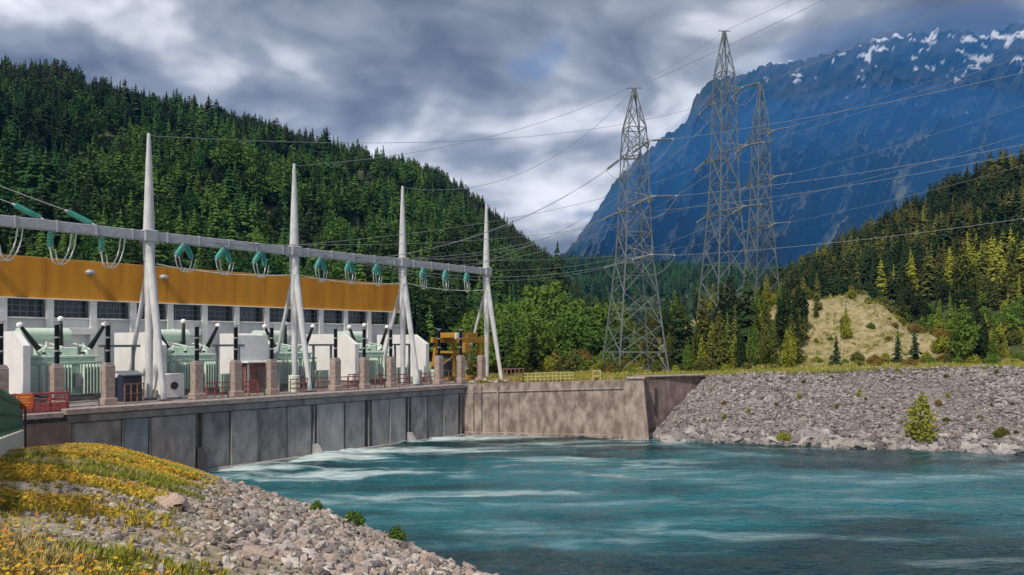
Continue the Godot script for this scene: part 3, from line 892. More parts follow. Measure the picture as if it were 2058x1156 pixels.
# ------------------------------------------------------------------ pylons
const TIERS := [[0.0, 3.1], [2.1, 2.84], [5.0, 2.5], [8.4, 2.12], [12.0, 1.75], [14.9, 1.55], [17.9, 1.42], [20.9, 1.32], [23.8, 1.24], [26.2, 1.1], [28.6, 0.55], [30.6, 0.12]]

func pylon(label: String, at: Vector3, sc: float, turn: float, stretch: float, wt: float) -> Node3D:
	var o := thing("transmission_tower", label, "pylon", at, turn, "lattice towers by the tailrace")
	var lv := []
	for t in TIERS: lv.append([t[0] * sc * stretch, t[1] * sc])
	var cn := [Vector2(1, 1), Vector2(1, -1), Vector2(-1, -1), Vector2(-1, 1)]
	var pt := func(i: int, k: int) -> Vector3: return Vector3(cn[k % 4].x * lv[i][1], lv[i][0], cn[k % 4].y * lv[i][1])
	for k in 4:
		var b := MB.new()
		for i in lv.size() - 1: b.bar(pt.call(i, k), pt.call(i + 1, k), wt * (1.5 if i < 5 else 1.15))
		b.box(pt.call(0, k) + Vector3(0, -0.3, 0), Vector3(0.7, 0.9, 0.7))
		part("leg", b, M.galv, o)
	for i in lv.size() - 1:
		for k in 4:
			var b := MB.new()
			var a0: Vector3 = pt.call(i, k); var a1: Vector3 = pt.call(i, k + 1); var c0: Vector3 = pt.call(i + 1, k); var c1: Vector3 = pt.call(i + 1, k + 1)
			if i == 0:
				b.bar(a0, (c0 + c1) * 0.5, wt); b.bar(a1, (c0 + c1) * 0.5, wt)
			else:
				b.bar(a0, c1, wt * 0.85); b.bar(a1, c0, wt * 0.85)
				if i < 5: b.bar((a0 + c0) * 0.5, (a0 + a1 + c0 + c1) * 0.25, wt * 0.6); b.bar((a1 + c1) * 0.5, (a0 + a1 + c0 + c1) * 0.25, wt * 0.6)
			part("brace", b, M.galv, o)
			if i in [0, 3, 4, 6, 8]:
				b = MB.new(); b.bar(c0, c1, wt)
				part("girt", b, M.galv, o)
	# cross arms along local z, three levels
	for i in [4, 6, 8]:
		for s in [-1.0, 1.0]:
			var b := MB.new()
			var w: float = lv[i][1]; var y: float = lv[i][0]
			var reach := (3.6 if i != 6 else 4.4) * sc
			var tip := Vector3(0, y + 0.1, s * (w + reach))
			for q in [-1.0, 1.0]:
				b.bar(Vector3(q * w, y, s * w), tip, wt)
				b.bar(Vector3(q * w * 0.9, y + 1.5 * sc, s * w * 0.9), tip, wt * 0.8)
			for f in [0.35, 0.68]:
				b.bar(Vector3(-w, y, s * w).lerp(tip, f), Vector3(w, y, s * w).lerp(tip, f), wt * 0.7)
				b.bar(Vector3(-w, y, s * w).lerp(tip, f), Vector3(-w * 0.9, y + 1.5 * sc, s * w * 0.9).lerp(tip, f), wt * 0.7)
				b.bar(Vector3(w, y, s * w).lerp(tip, f), Vector3(w * 0.9, y + 1.5 * sc, s * w * 0.9).lerp(tip, f), wt * 0.7)
			part("cross_arm", b, M.galv_dull, o)
	var b3 := MB.new()
	var ytop: float = lv[-1][0]
	b3.bar(Vector3(-1.0 * sc, ytop - 0.05, 0), Vector3(1.0 * sc, ytop + 0.1, 0), wt)
	part("earth_wire_bracket", b3, M.galv_dull, o)
	return o

func arm_tip(at: Vector3, sc: float, turn: float, stretch: float, i: int, s: float) -> Vector3:
	var w: float = TIERS[i][1] * sc
	return at + Basis(Vector3.UP, turn) * Vector3(0, TIERS[i][0] * sc * stretch + 0.1, s * (w + (3.6 if i != 6 else 4.4) * sc))

func build_pylons() -> void:
	var spec := [
		["lattice steel tower standing behind the retaining wall beside the buttress", Vector3(13.2, 5.1, -86.0), 0.90, 0.22, 1.11, 0.085],
		["tallest lattice steel tower rising from the trees against the blue mountain", Vector3(28.8, land_y(28.8, 108.0), -108.0), 0.90, 0.3, (50.4 - land_y(28.8, 108.0)) / 27.54, 0.095],
		["lattice tower close behind the tallest tower in front of the blue mountain", Vector3(40.0, land_y(40.0, 128.0), -128.0), 0.78, 0.25, (49.6 - land_y(40.0, 128.0)) / 23.87, 0.095]]
	var nm := ["the tower by the buttress", "the tallest tower", "the tower behind the tallest one"]
	for i in 3:
		var q = spec[i]
		pylon(q[0], q[1], q[2], q[3], q[4], q[5])
		var lvn := ["lowest", "middle", "top"]
		for n in 3:
			for s in [-1.0, 1.0]:
				var tip := arm_tip(q[1], q[2], q[3], q[4], [4, 6, 8][n], s)
				var side := "near" if s > 0 else "far"
				# towards the gantry
				var bay: int = 2 if i == 0 else 3
				var goal := P(MASTS[bay] + 1.5 + 3.0 * n + (0.6 if s > 0 else 0.0), 15.4, 3.9)
				if i == 2: goal = P(MASTS[1] + 2.0 + 3.0 * n + (0.6 if s > 0 else 0.0), 15.4, 3.9)
				var dir := (goal - tip).normalized()
				var e := tip + dir * 2.6 + Vector3(0, -0.55, 0)
				string_of_discs("dark insulator string on the %s arm of %s, powerhouse side" % [lvn[n], nm[i]], tip, e, 0.13, M.galv_dull, "tension strings of " + nm[i])
				if i == 0 or s > 0:
					wire("power line from the %s arm of %s to the gantry" % [lvn[n], nm[i]], e, goal, 3.0 if i else 1.8, 0.02, "lines from the gantry to " + nm[i])
				# onwards over the water, past the camera's right hand
				var out: Vector3 = tip + (Vector3(50.0, 0, 62.0) if i else Vector3(62.0, 0, 40.0)) + Vector3(0, 13.0 if i else 8.0, 0)
				var e2: Vector3 = tip + (out - tip).normalized() * 2.6 + Vector3(0, -0.5, 0)
				string_of_discs("dark insulator string on the %s arm of %s, river side" % [lvn[n], nm[i]], tip, e2, 0.13, M.galv_dull, "tension strings of " + nm[i])
				if s > 0 or (i == 0 and n == 1):
					wire("power line leaving the %s arm of %s across the river" % [lvn[n], nm[i]], e2, out, 2.2, 0.02, "lines leaving " + nm[i] + " across the river")
				wire("slack jumper below the %s arm of %s" % [lvn[n], nm[i]], e, e2, 1.7, 0.022, "jumpers of " + nm[i], "jumper_loop")
		if true:
			var peak: Vector3 = q[1] + Vector3(0, TIERS[-1][0] * q[2] * q[4], 0)
			wire("earth wire from a mast top to the peak of " + nm[i], P(MASTS[[3, 2, 1][i]] + 0.4, 22.1, 4.0), peak, 3.5, 0.02, "earth wires", "earth_wire")
			wire("thin earth wire from the peak of %s across the river" % nm[i], peak, peak + Vector3(50, 14, 62), 2.0, 0.022, "earth wires leaving", "earth_wire")

# ------------------------------------------------------------------ yard
func post_insulator(label: String, at: Vector3, group: String) -> void:
	var o := thing("post_insulator", label, "insulator", at, TH, group)
	for s in 3:
		var b := MB.new()
		var pr := []
		for i in 9:
			var y := 0.06 + s * 0.78 + i * 0.078
			pr.append_array([Vector2(0.12, y), Vector2(0.17, y + 0.03), Vector2(0.12, y + 0.07)])
		b.lathe(pr, 10)
		part("stack", b, M.black_ins, o)
		b = MB.new()
		b.lathe([Vector2(0, s * 0.78 + 0.74), Vector2(0.16, s * 0.78 + 0.75), Vector2(0.16, s * 0.78 + 0.82), Vector2(0, s * 0.78 + 0.83)], 10)
		part("flange", b, M.ins_ring, o)
	bx("base_plate", Vector3(0, 0.03, 0), Vector3(0.42, 0.06, 0.42), M.ins_ring, o)
	bx("terminal", Vector3(0, 2.44, 0), Vector3(0.5, 0.06, 0.12), M.ins_ring, o)

func transformer(label: String, at: Vector3, lean: float) -> void:
	var o := thing("transformer", label, "transformer", at, TH, "transformers along the powerhouse")
	bx("plinth", Vector3(0, 0.12, 0), Vector3(4.2, 0.36, 3.2), M.deck, o, 0.03)
	bx("tank", Vector3(0, 1.55, 0), Vector3(3.3, 2.5, 2.1), M.mint, o, 0.06)
	bx("lid", Vector3(0, 2.86, 0), Vector3(3.6, 0.16, 2.4), M.mint, o, 0.03)
	bx("upper_tank", Vector3(-0.35, 3.2, -0.2), Vector3(2.2, 0.55, 1.4), M.mint, o, 0.06)
	bx("rib_band", Vector3(0, 2.3, 0), Vector3(3.46, 0.14, 2.26), M.mint_dark, o, 0.02)
	for i in 9: bx("radiator_fin", Vector3(-1.75 + 0.2 * i, 1.4, 1.42), Vector3(0.06, 1.9, 0.62), M.mint, o, 0.02)
	for i in 6: bx("radiator_fin", Vector3(0.65 + 0.2 * i, 1.4, 1.42), Vector3(0.06, 1.9, 0.62), M.mint, o, 0.02)
	for s in [-1.0, 1.0]:
		for i in 6: bx("radiator_fin", Vector3(s * 1.98, 1.4, -0.8 + 0.28 * i), Vector3(0.6, 1.8, 0.07), M.mint, o, 0.02)
	bx("header_pipe", Vector3(0, 2.46, 1.42), Vector3(3.7, 0.14, 0.2), M.mint_dark, o, 0.03)
	bx("header_pipe", Vector3(0, 0.42, 1.42), Vector3(3.7, 0.14, 0.2), M.mint_dark, o, 0.03)
	bx("control_box", Vector3(0.38, 1.35, 1.32), Vector3(0.4, 0.9, 0.36), M.ins_ring, o, 0.02)
	var b := MB.new()
	b.tube([Vector3(-2.2, 4.3, -1.6), Vector3(-2.1, 4.3, -1.6), Vector3(1.0, 4.3, -1.6), Vector3(1.1, 4.3, -1.6)], [0.36, 0.46, 0.46, 0.36], 14)
	var cs := part("conservator", b, M.mint, o)
	bx("support", Vector3(-1.6, 3.4, -1.6), Vector3(0.14, 1.2, 0.3), M.mint_dark, cs)
	bx("support", Vector3(0.5, 3.4, -1.6), Vector3(0.14, 1.2, 0.3), M.mint_dark, cs)
	var k := 0
	for q in [[-1.3, -0.62], [0.0, 0.0], [1.3, 0.55]]:
		var tilt: float = q[1] * lean
		var xf := Transform3D(Basis(Vector3(0, 0, 1), -tilt), Vector3(q[0], 2.95, 0.35 if k != 1 else -0.3))
		var n := Node3D.new()
		n.name = "bushing"
		o.add_child(n, true)
		n.transform = xf
		b = MB.new()
		b.lathe([Vector2(0, 0), Vector2(0.24, 0.0), Vector2(0.24, 0.42), Vector2(0.17, 0.5)], 12)
		part("turret", b, M.mint, n)
		b = MB.new()
		var pr := []
		for i in 18:
			var y := 0.5 + i * 0.098
			var rr := 0.2 - 0.004 * i
			pr.append_array([Vector2(rr * 0.75, y), Vector2(rr, y + 0.03), Vector2(rr * 0.75, y + 0.09)])
		b.lathe(pr, 10)
		part("porcelain", b, M.black_ins, n)
		b = MB.new()
		b.lathe([Vector2(0, 2.24), Vector2(0.19, 2.27), Vector2(0.21, 2.42), Vector2(0.13, 2.55), Vector2(0, 2.58)], 12)
		part("cap", b, M.white_cap, n)
		k += 1
	for q in [[-1.5, 0.9], [-0.6, 1.05], [0.9, 0.95], [1.5, -0.7]]:
		b = MB.new()
		b.tube([Vector3(q[0], 2.9, q[1]), Vector3(q[0], 3.35, q[1]), Vector3(q[0] + 0.25, 3.5, q[1] - 0.2), Vector3(q[0] + 0.3, 3.7, -1.2)], [0.05], 6)
		part("oil_pipe", b, M.mint, o)
		bx("valve", Vector3(q[0], 3.1, q[1]), Vector3(0.2, 0.14, 0.2), M.dark_steel, o, 0.02)
	for i in 8: bx("ladder_rung", Vector3(-1.5, 0.5 + 0.3 * i, 1.8), Vector3(0.42, 0.03, 0.03), M.ins_ring, o)
	for i in 2: bx("ladder_rail", Vector3(-1.71 + 0.42 * i, 1.6, 1.8), Vector3(0.04, 2.6, 0.04), M.ins_ring, o)
	for s in [-1.0, 1.0]: bx("skid", Vector3(s * 1.2, 0.36, 0), Vector3(0.3, 0.16, 2.6), M.dark_steel, o)

func rail(label: String, a: Vector3, b: Vector3, h: float, m: Material, group: String, posts := 4, rails := 2, called := "guard_rail", th := 0.07) -> void:
	var o := thing(called, label, "railing", a, 0.0, group)
	var d := b - a
	for i in posts + 1:
		bx("post", d * i / posts + Vector3(0, h * 0.5, 0), Vector3(th, h, th), m, o)
	for i in rails:
		var y := h * (i + 1.0) / rails - 0.04
		var mb := MB.new()
		mb.bar(Vector3(0, y, 0), d + Vector3(0, y, 0), th)
		part("rail", mb, m, o)

func build_yard() -> void:
	# pedestals with post insulators at the quay edge, in threes between the masts
	var near := ["beyond the warning sign", "beside the red barrier", "left of the control cabinet"]
	for i in 15:
		if i % 4 == 3: continue
		var a := -3.32 + 2.89 * i
		var bayn: String = ["at the red barrier", "between the cabinet mast and the shed mast", "between the shed mast and the powerhouse corner", "in front of the yellow hoist"][i / 4]
		var at := P(a, 4.52, 1.3)
		var o := thing("concrete_pedestal", "pinkish concrete pedestal on the quay edge " + bayn, "pedestal", at, TH, "pedestals " + bayn)
		bx("column", Vector3(0, 1.2, 0), Vector3(0.62, 2.4, 0.62), M.pedestal, o, 0.04)
		bx("footing", Vector3(0, 0.2, 0), Vector3(0.82, 0.44, 0.82), M.pedestal, o, 0.04)
		bx("cap", Vector3(0, 2.45, 0), Vector3(0.54, 0.1, 0.54), M.coping, o, 0.02)
		if i != 14:
			post_insulator("slim black post insulator on a concrete pedestal " + bayn, at + Vector3(0, 2.5, 0), "post insulators " + bayn)
	var tw := ["beside the red barrier", "behind the mast with the cabinet", "behind the shed mast", "before the far corner of the powerhouse"]
	var ta := [2.6, 11.2, 20.2, 28.8]
	for i in 4:
		transformer("mint green power transformer with black bushings " + tw[i], P(ta[i], 4.5, 8.0), 1.0 - 0.1 * i)
	var fw := ["next to the green fence", "behind the mast with the cabinet", "above the brown shed", "behind the shed mast and its red rails", "at the far end of the transformer row"]
	for i in 5:
		var a := -0.4 + 8.7 * i
		var o := thing("fire_wall", "white fire wall with a cut off upper corner " + fw[i], "wall", P(a, 4.5, 8.6), TH, "fire walls between the transformers")
		var b := MB.new()
		b.prism(PackedVector2Array([Vector2(-4.0, -0.1), Vector2(2.9, -0.1), Vector2(2.9, 3.6), Vector2(1.3, 4.5), Vector2(-4.0, 4.5)]), -0.2, 0.2)
		var w := part("slab", b, M.white, o)
		w.rotation.y = -PI * 0.5
		bx("base", Vector3(0, 0.2, 0), Vector3(0.6, 0.5, 8.2), M.deck, o, 0.03)
	# shed below the third fire wall
	var o2 := thing("shed", "small brown shed with a white slab roof under the white fire wall", "shed", P(15.0, 4.5, 4.9), TH)
	bx("wall", Vector3(0, 1.1, -0.2), Vector3(2.4, 2.2, 1.8), M.rust, o2, 0.02)
	bx("roof_slab", Vector3(0, 2.32, 0.1), Vector3(3.0, 0.14, 2.6), M.white_cap, o2, 0.02)
	bx("door", Vector3(0.2, 1.0, 0.72), Vector3(0.9, 1.9, 0.06), M.brown_conc, o2, 0.01)
	for s in [-1.0, 1.0]: bx("post", Vector3(s * 1.3, 1.12, 1.2), Vector3(0.1, 2.26, 0.1), M.ins_ring, o2)
	o2 = thing("parapet_board", "big blank white board standing above the brown shed", "board", P(15.2, 6.92, 5.6), TH)
	bx("sheet", Vector3(0, 0.95, 0), Vector3(2.9, 1.9, 0.14), M.white_pier, o2, 0.02)
	for s in [-1.0, 1.0]: bx("post", Vector3(s * 1.1, -0.4, -0.2), Vector3(0.14, 4.0, 0.14), M.ins_ring, o2)
	# portal frames
	var pn := ["beside the red barrier transformer", "left of the shed", "right of the shed mast", "at the far transformer"]
	for i in 4:
		o2 = thing("portal_frame", "thin grey steel portal frame " + pn[i], "frame", P([5.2, 13.2, 21.9, 31.0][i], 4.5, 5.6), TH, "portal frames in the yard")
		for s in [-1.0, 1.0]: bx("post", Vector3(s * 0.9, 1.75, 0), Vector3(0.15, 3.5, 0.15), M.galv_dull, o2)
		bx("lintel", Vector3(0, 3.55, 0), Vector3(2.7, 0.16, 0.18), M.galv_dull, o2)
		bx("breaker_box", Vector3(0.1, 0.75, -0.2), Vector3(1.0, 1.4, 0.6), M.navy if i == 0 else M.mint_dark, o2, 0.03)
	# control cabinet at the first mast
	o2 = thing("control_cabinet", "dark blue control cabinet with a sloping lid at the mast foot", "cabinet", P(4.75, 4.5, 3.3), TH)
	bx("body", Vector3(0, 0.85, 0), Vector3(1.25, 1.7, 0.8), M.navy, o2, 0.04)
	bx("hood", Vector3(0, 1.8, 0.05), Vector3(1.45, 0.12, 1.1), M.galv, o2, 0.03, Basis(Vector3(1, 0, 0), 0.2))
	bx("door", Vector3(0, 0.85, 0.42), Vector3(1.0, 1.4, 0.05), M.dark_steel, o2, 0.01)
	bx("foot", Vector3(0, 0.06, 0), Vector3(1.1, 0.14, 0.7), M.rust, o2)
	o2 = thing("valve_box", "pale grey switch box with a round dark dial beside the mast legs", "box", P(7.5, 4.5, 3.2), TH)
	bx("body", Vector3(0, 0.9, 0), Vector3(1.5, 1.6, 0.7), M.white_pier, o2, 0.04)
	bx("foot", Vector3(0, 0.08, 0), Vector3(1.2, 0.2, 0.6), M.galv_dull, o2)
	var bd := MB.new()
	bd.tube([Vector3(0, 0.9, 0.34), Vector3(0, 0.9, 0.42)], [0.26], 16)
	part("dial", bd, M.dark_steel, o2)
	# red rails along the yard
	for q in [[9.4, 11.2], [11.3, 13.4], [16.2, 18.0], [18.6, 20.6], [20.9, 23.2], [24.6, 26.4], [26.8, 28.4], [29.9, 31.6]]:
		rail("dusty red pipe railing along the quay edge", P(q[0], 4.5, 2.1), P(q[1], 4.5, 2.1), 1.05, M.red, "red railings on the quay", 3, 3)
	for q in [[4.0, 5.2], [22.0, 24.0], [33.0, 35.5]]:
		rail("rusty brown pipe railing along the quay edge", P(q[0], 4.5, 2.4), P(q[1], 4.5, 2.4), 1.2, M.rust, "brown railings on the quay", 3, 2)
	o2 = thing("red_barrier", "low red steel barrier on the near end of the quay wall", "barrier", P(-2.0, 4.38, 0.55), TH)
	bx("skirt", Vector3(0, 0.28, 0), Vector3(3.8, 0.5, 0.2), M.red, o2, 0.02)
	for y in [0.72, 1.05]: bx("rail", Vector3(0, y, 0), Vector3(3.8, 0.12, 0.1), M.red, o2, 0.02)
	for i in 5: bx("post", Vector3(-1.8 + 0.9 * i, 0.58, 0.02), Vector3(0.12, 1.1, 0.16), M.red, o2, 0.01)
	# barrels and valve stands
	var bn := ["at the shed", "at the powerhouse corner mast", "beside the yellow hoist"]
	for i in 3:
		o2 = thing("oil_drum", "pale green oil drum standing on the yard " + bn[i], "drum", P([17.2, 30.4, 32.4][i], 4.5, 3.0), TH, "drums in the yard")
		var b := MB.new()
		b.lathe([Vector2(0, 0), Vector2(0.42, 0.0), Vector2(0.42, 0.4), Vector2(0.46, 0.42), Vector2(0.42, 0.45), Vector2(0.42, 0.8), Vector2(0.46, 0.82), Vector2(0.42, 0.85), Vector2(0.42, 1.25), Vector2(0.38, 1.27), Vector2(0, 1.27)], 16)
		part("shell", b, M.mint, o2)
		bx("bung", Vector3(0.2, 1.29, 0), Vector3(0.12, 0.05, 0.12), M.dark_steel, o2)
	# yellow hoist past the end of the building
	o2 = thing("gantry_hoist", "ochre yellow gantry hoist with a trolley at the end of the yard", "crane", P(39.0, 4.45, 6.0), TH)
	o2.scale = Vector3.ONE * 0.88
	for s in [-1.0, 1.0]:
		for t in [-1.0, 1.0]:
			var b := MB.new()
			b.bar(Vector3(s * 1.9, -0.05, t * 2.2), Vector3(s * 1.45, 4.3, t * 2.0), 0.34)
			part("leg", b, M.yellow, o2)
		bx("wheel_beam", Vector3(s * 1.9, 0.25, 0), Vector3(0.4, 0.4, 5.2), M.yellow, o2, 0.03)
		bx("cross_beam", Vector3(s * 1.45, 3.2, 0), Vector3(0.22, 0.26, 4.0), M.yellow, o2, 0.02)
	for t in [-1.0, 1.0]: bx("girder", Vector3(0.6, 4.55, t * 2.0), Vector3(5.6, 0.62, 0.4), M.yellow, o2, 0.03)
	bx("trolley", Vector3(0.2, 5.1, 0), Vector3(1.8, 0.6, 4.2), M.yellow, o2, 0.06)
	bx("winch", Vector3(-0.6, 5.0, 0.9), Vector3(0.9, 0.7, 0.9), M.white_cap, o2, 0.05)
	bx("hook_block", Vector3(0.3, 3.3, 0), Vector3(0.4, 0.7, 0.3), M.dark_steel, o2, 0.05)
	bx("hoist_rope", Vector3(0.3, 4.2, 0), Vector3(0.06, 1.4, 0.06), M.dark_steel, o2)
	bx("cabin", Vector3(-1.5, 3.7, 2.4), Vector3(0.9, 1.1, 0.9), M.yellow, o2, 0.05)
	for s in [-1.0, 1.0]: bx("diagonal", Vector3(s * 1.6, 2.3, 0), Vector3(0.14, 0.14, 3.9), M.yellow, o2, 0.0, Basis(Vector3(1, 0, 0), 0.5 * s))
	o2 = thing("steel_tank", "dark blue steel tank standing behind the yellow hoist", "tank", P(40.5, 4.4, 9.5), TH)
	var bt := MB.new()
	bt.lathe([Vector2(0, 0), Vector2(1.0, 0), Vector2(1.0, 1.9), Vector2(0.7, 2.15), Vector2(0, 2.2)], 20)
	part("shell", bt, M.navy, o2)
	bx("hatch", Vector3(0, 2.22, 0), Vector3(0.5, 0.1, 0.5), M.dark_steel, o2, 0.02)
	# pale yellow and brown railings along the end wall
	var e0 := Vector3(-4.2, 4.48, -71.9); var e1 := Vector3(9.9, 5.0, -69.15)
	rail("dark brown mesh railing at the corner of the end wall", e0.lerp(e1, 0.24), e0.lerp(e1, 0.37), 1.3, M.rust, "", 5, 2)
	rail("pale yellow railing along the top of the pinkish retaining wall", e0.lerp(e1, 0.37), e0.lerp(e1, 0.68), 0.85, M.pale_yellow, "", 12, 3, "guard_rail", 0.07)
	rail("short pale yellow gate frame at the foot of the lattice tower", e0.lerp(e1, 0.80), e0.lerp(e1, 0.845), 0.9, M.pale_yellow, "", 1, 2, "gate_frame", 0.11)
	o2 = thing("rubble_heap", "low heap of pale broken concrete at the foot of the far mast", "rubble", e0.lerp(e1, 0.14) + Vector3(0, 0.05, -0.8))
	for i in 16:
		piece("chunk", stone(), o2, spin_scale(Vector3.ONE * rng.randf_range(0.25, 0.6), Vector3(rng.randf_range(-1.8, 1.8), rng.randf_range(0, 0.25), rng.randf_range(-0.6, 0.4))), M["stone%d" % [0, 2, 3][i % 3]])
	# green fence on its kerb
	var f0 := Vector2(-7.9, 11.0); var f1 := Vector2(-26.0, 42.2)
	var len := f0.distance_to(f1)
	var turn := atan2(f1.y - f0.y, f1.x - f0.x)
	var fo := thing("steel_fence", "dark green steel picket fence along the grassy bank", "fence", Vector3(f0.x, bank_h(f0.x, f0.y), -f0.y), turn)
	var ko := thing("kerb_wall", "pale concrete kerb carrying the dark green fence", "kerb", Vector3(f0.x, bank_h(f0.x, f0.y), -f0.y), turn)
	var y0 := bank_h(f0.x, f0.y)
	var nseg := 16
	for i in nseg:
		var l0 := len * i / nseg; var l1 := len * (i + 1) / nseg
		var p0 := f0.lerp(f1, l0 / len); var p1 := f0.lerp(f1, l1 / len)
		var h0 := 0.42 - 3.1 * l0 / len; var h1 := 0.42 - 3.1 * l1 / len
		var mb := MB.new()
		mb.prism(PackedVector2Array([Vector2(l0, h0 - 1.3), Vector2(l1 - 0.012, h1 - 1.3), Vector2(l1 - 0.012, h1 + 0.36), Vector2(l0, h0 + 0.36)]), -0.16, 0.16)
		part("kerb_block", mb, M.kerb, ko)
		bx("post", Vector3(l0, h0 + 1.1, 0), Vector3(0.09, 1.5, 0.09), M.green_fence, fo)
		for yy in [0.62, 1.1, 1.6]:
			mb = MB.new()
			mb.bar(Vector3(l0, h0 + yy, 0), Vector3(l1, h1 + yy, 0), 0.05)
			part("rail", mb, M.green_fence, fo)
		for k in 11:
			var ff := (k + 0.5) / 11.0
			bx("picket", Vector3(lerpf(l0, l1, ff), lerpf(h0, h1, ff) + 1.12, 0.04), Vector3(0.075, 1.3, 0.025), M.green_fence, fo)
	# warning sign at the end of the fence
	var sp := Vector2(-23.6, 38.6)
	o2 = thing("warning_sign", "square orange red warning sign on a thin dark post", "sign", Vector3(sp.x, bank_h(sp.x, sp.y), -sp.y), 0.35)
	bx("post", Vector3(0, 1.3, 0), Vector3(0.09, 2.7, 0.09), M.dark_steel, o2)
	bx("plate", Vector3(0, 2.5, 0.06), Vector3(0.68, 0.74, 0.03), M.sign, o2, 0.008)
	for q in [[0.0, 0.2, 0.4, 0.06], [-0.05, 0.06, 0.3, 0.05], [0.04, -0.06, 0.36, 0.05], [0.0, -0.2, 0.22, 0.05]]:
		bx("print_line", Vector3(q[0], 2.5 + q[1], 0.078), Vector3(q[2], q[3], 0.003), M.sign_mark, o2)

func stone() -> Mesh:
	if stones.is_empty():
		for i in 8: stones.append(stone_mesh(M.tint_stone))
	return stones[rng.randi() % stones.size()]

const PEBBLE := [[.42, .375, .35], [.31, .27, .255], [.54, .495, .46], [.40, .31, .27], [.20, .175, .17], [.46, .41, .36]]
const SLATE := [[.36, .335, .345], [.27, .25, .262], [.44, .41, .42], [.32, .285, .285], [.19, .178, .19], [.385, .36, .36]]

func stone_color(palette: Array) -> Color:
	var c: Array = palette[rng.randi() % palette.size()]
	var f := rng.randf_range(0.75, 1.15)
	return Color(c[0] * f, c[1] * f, c[2] * f)

func screen(p: Vector3) -> Vector3:          # metres to a rough place in view, to sort what shows largest
	var d := -p.z
	return Vector3(p.x / d, (p.y - 8.4) / d, d)

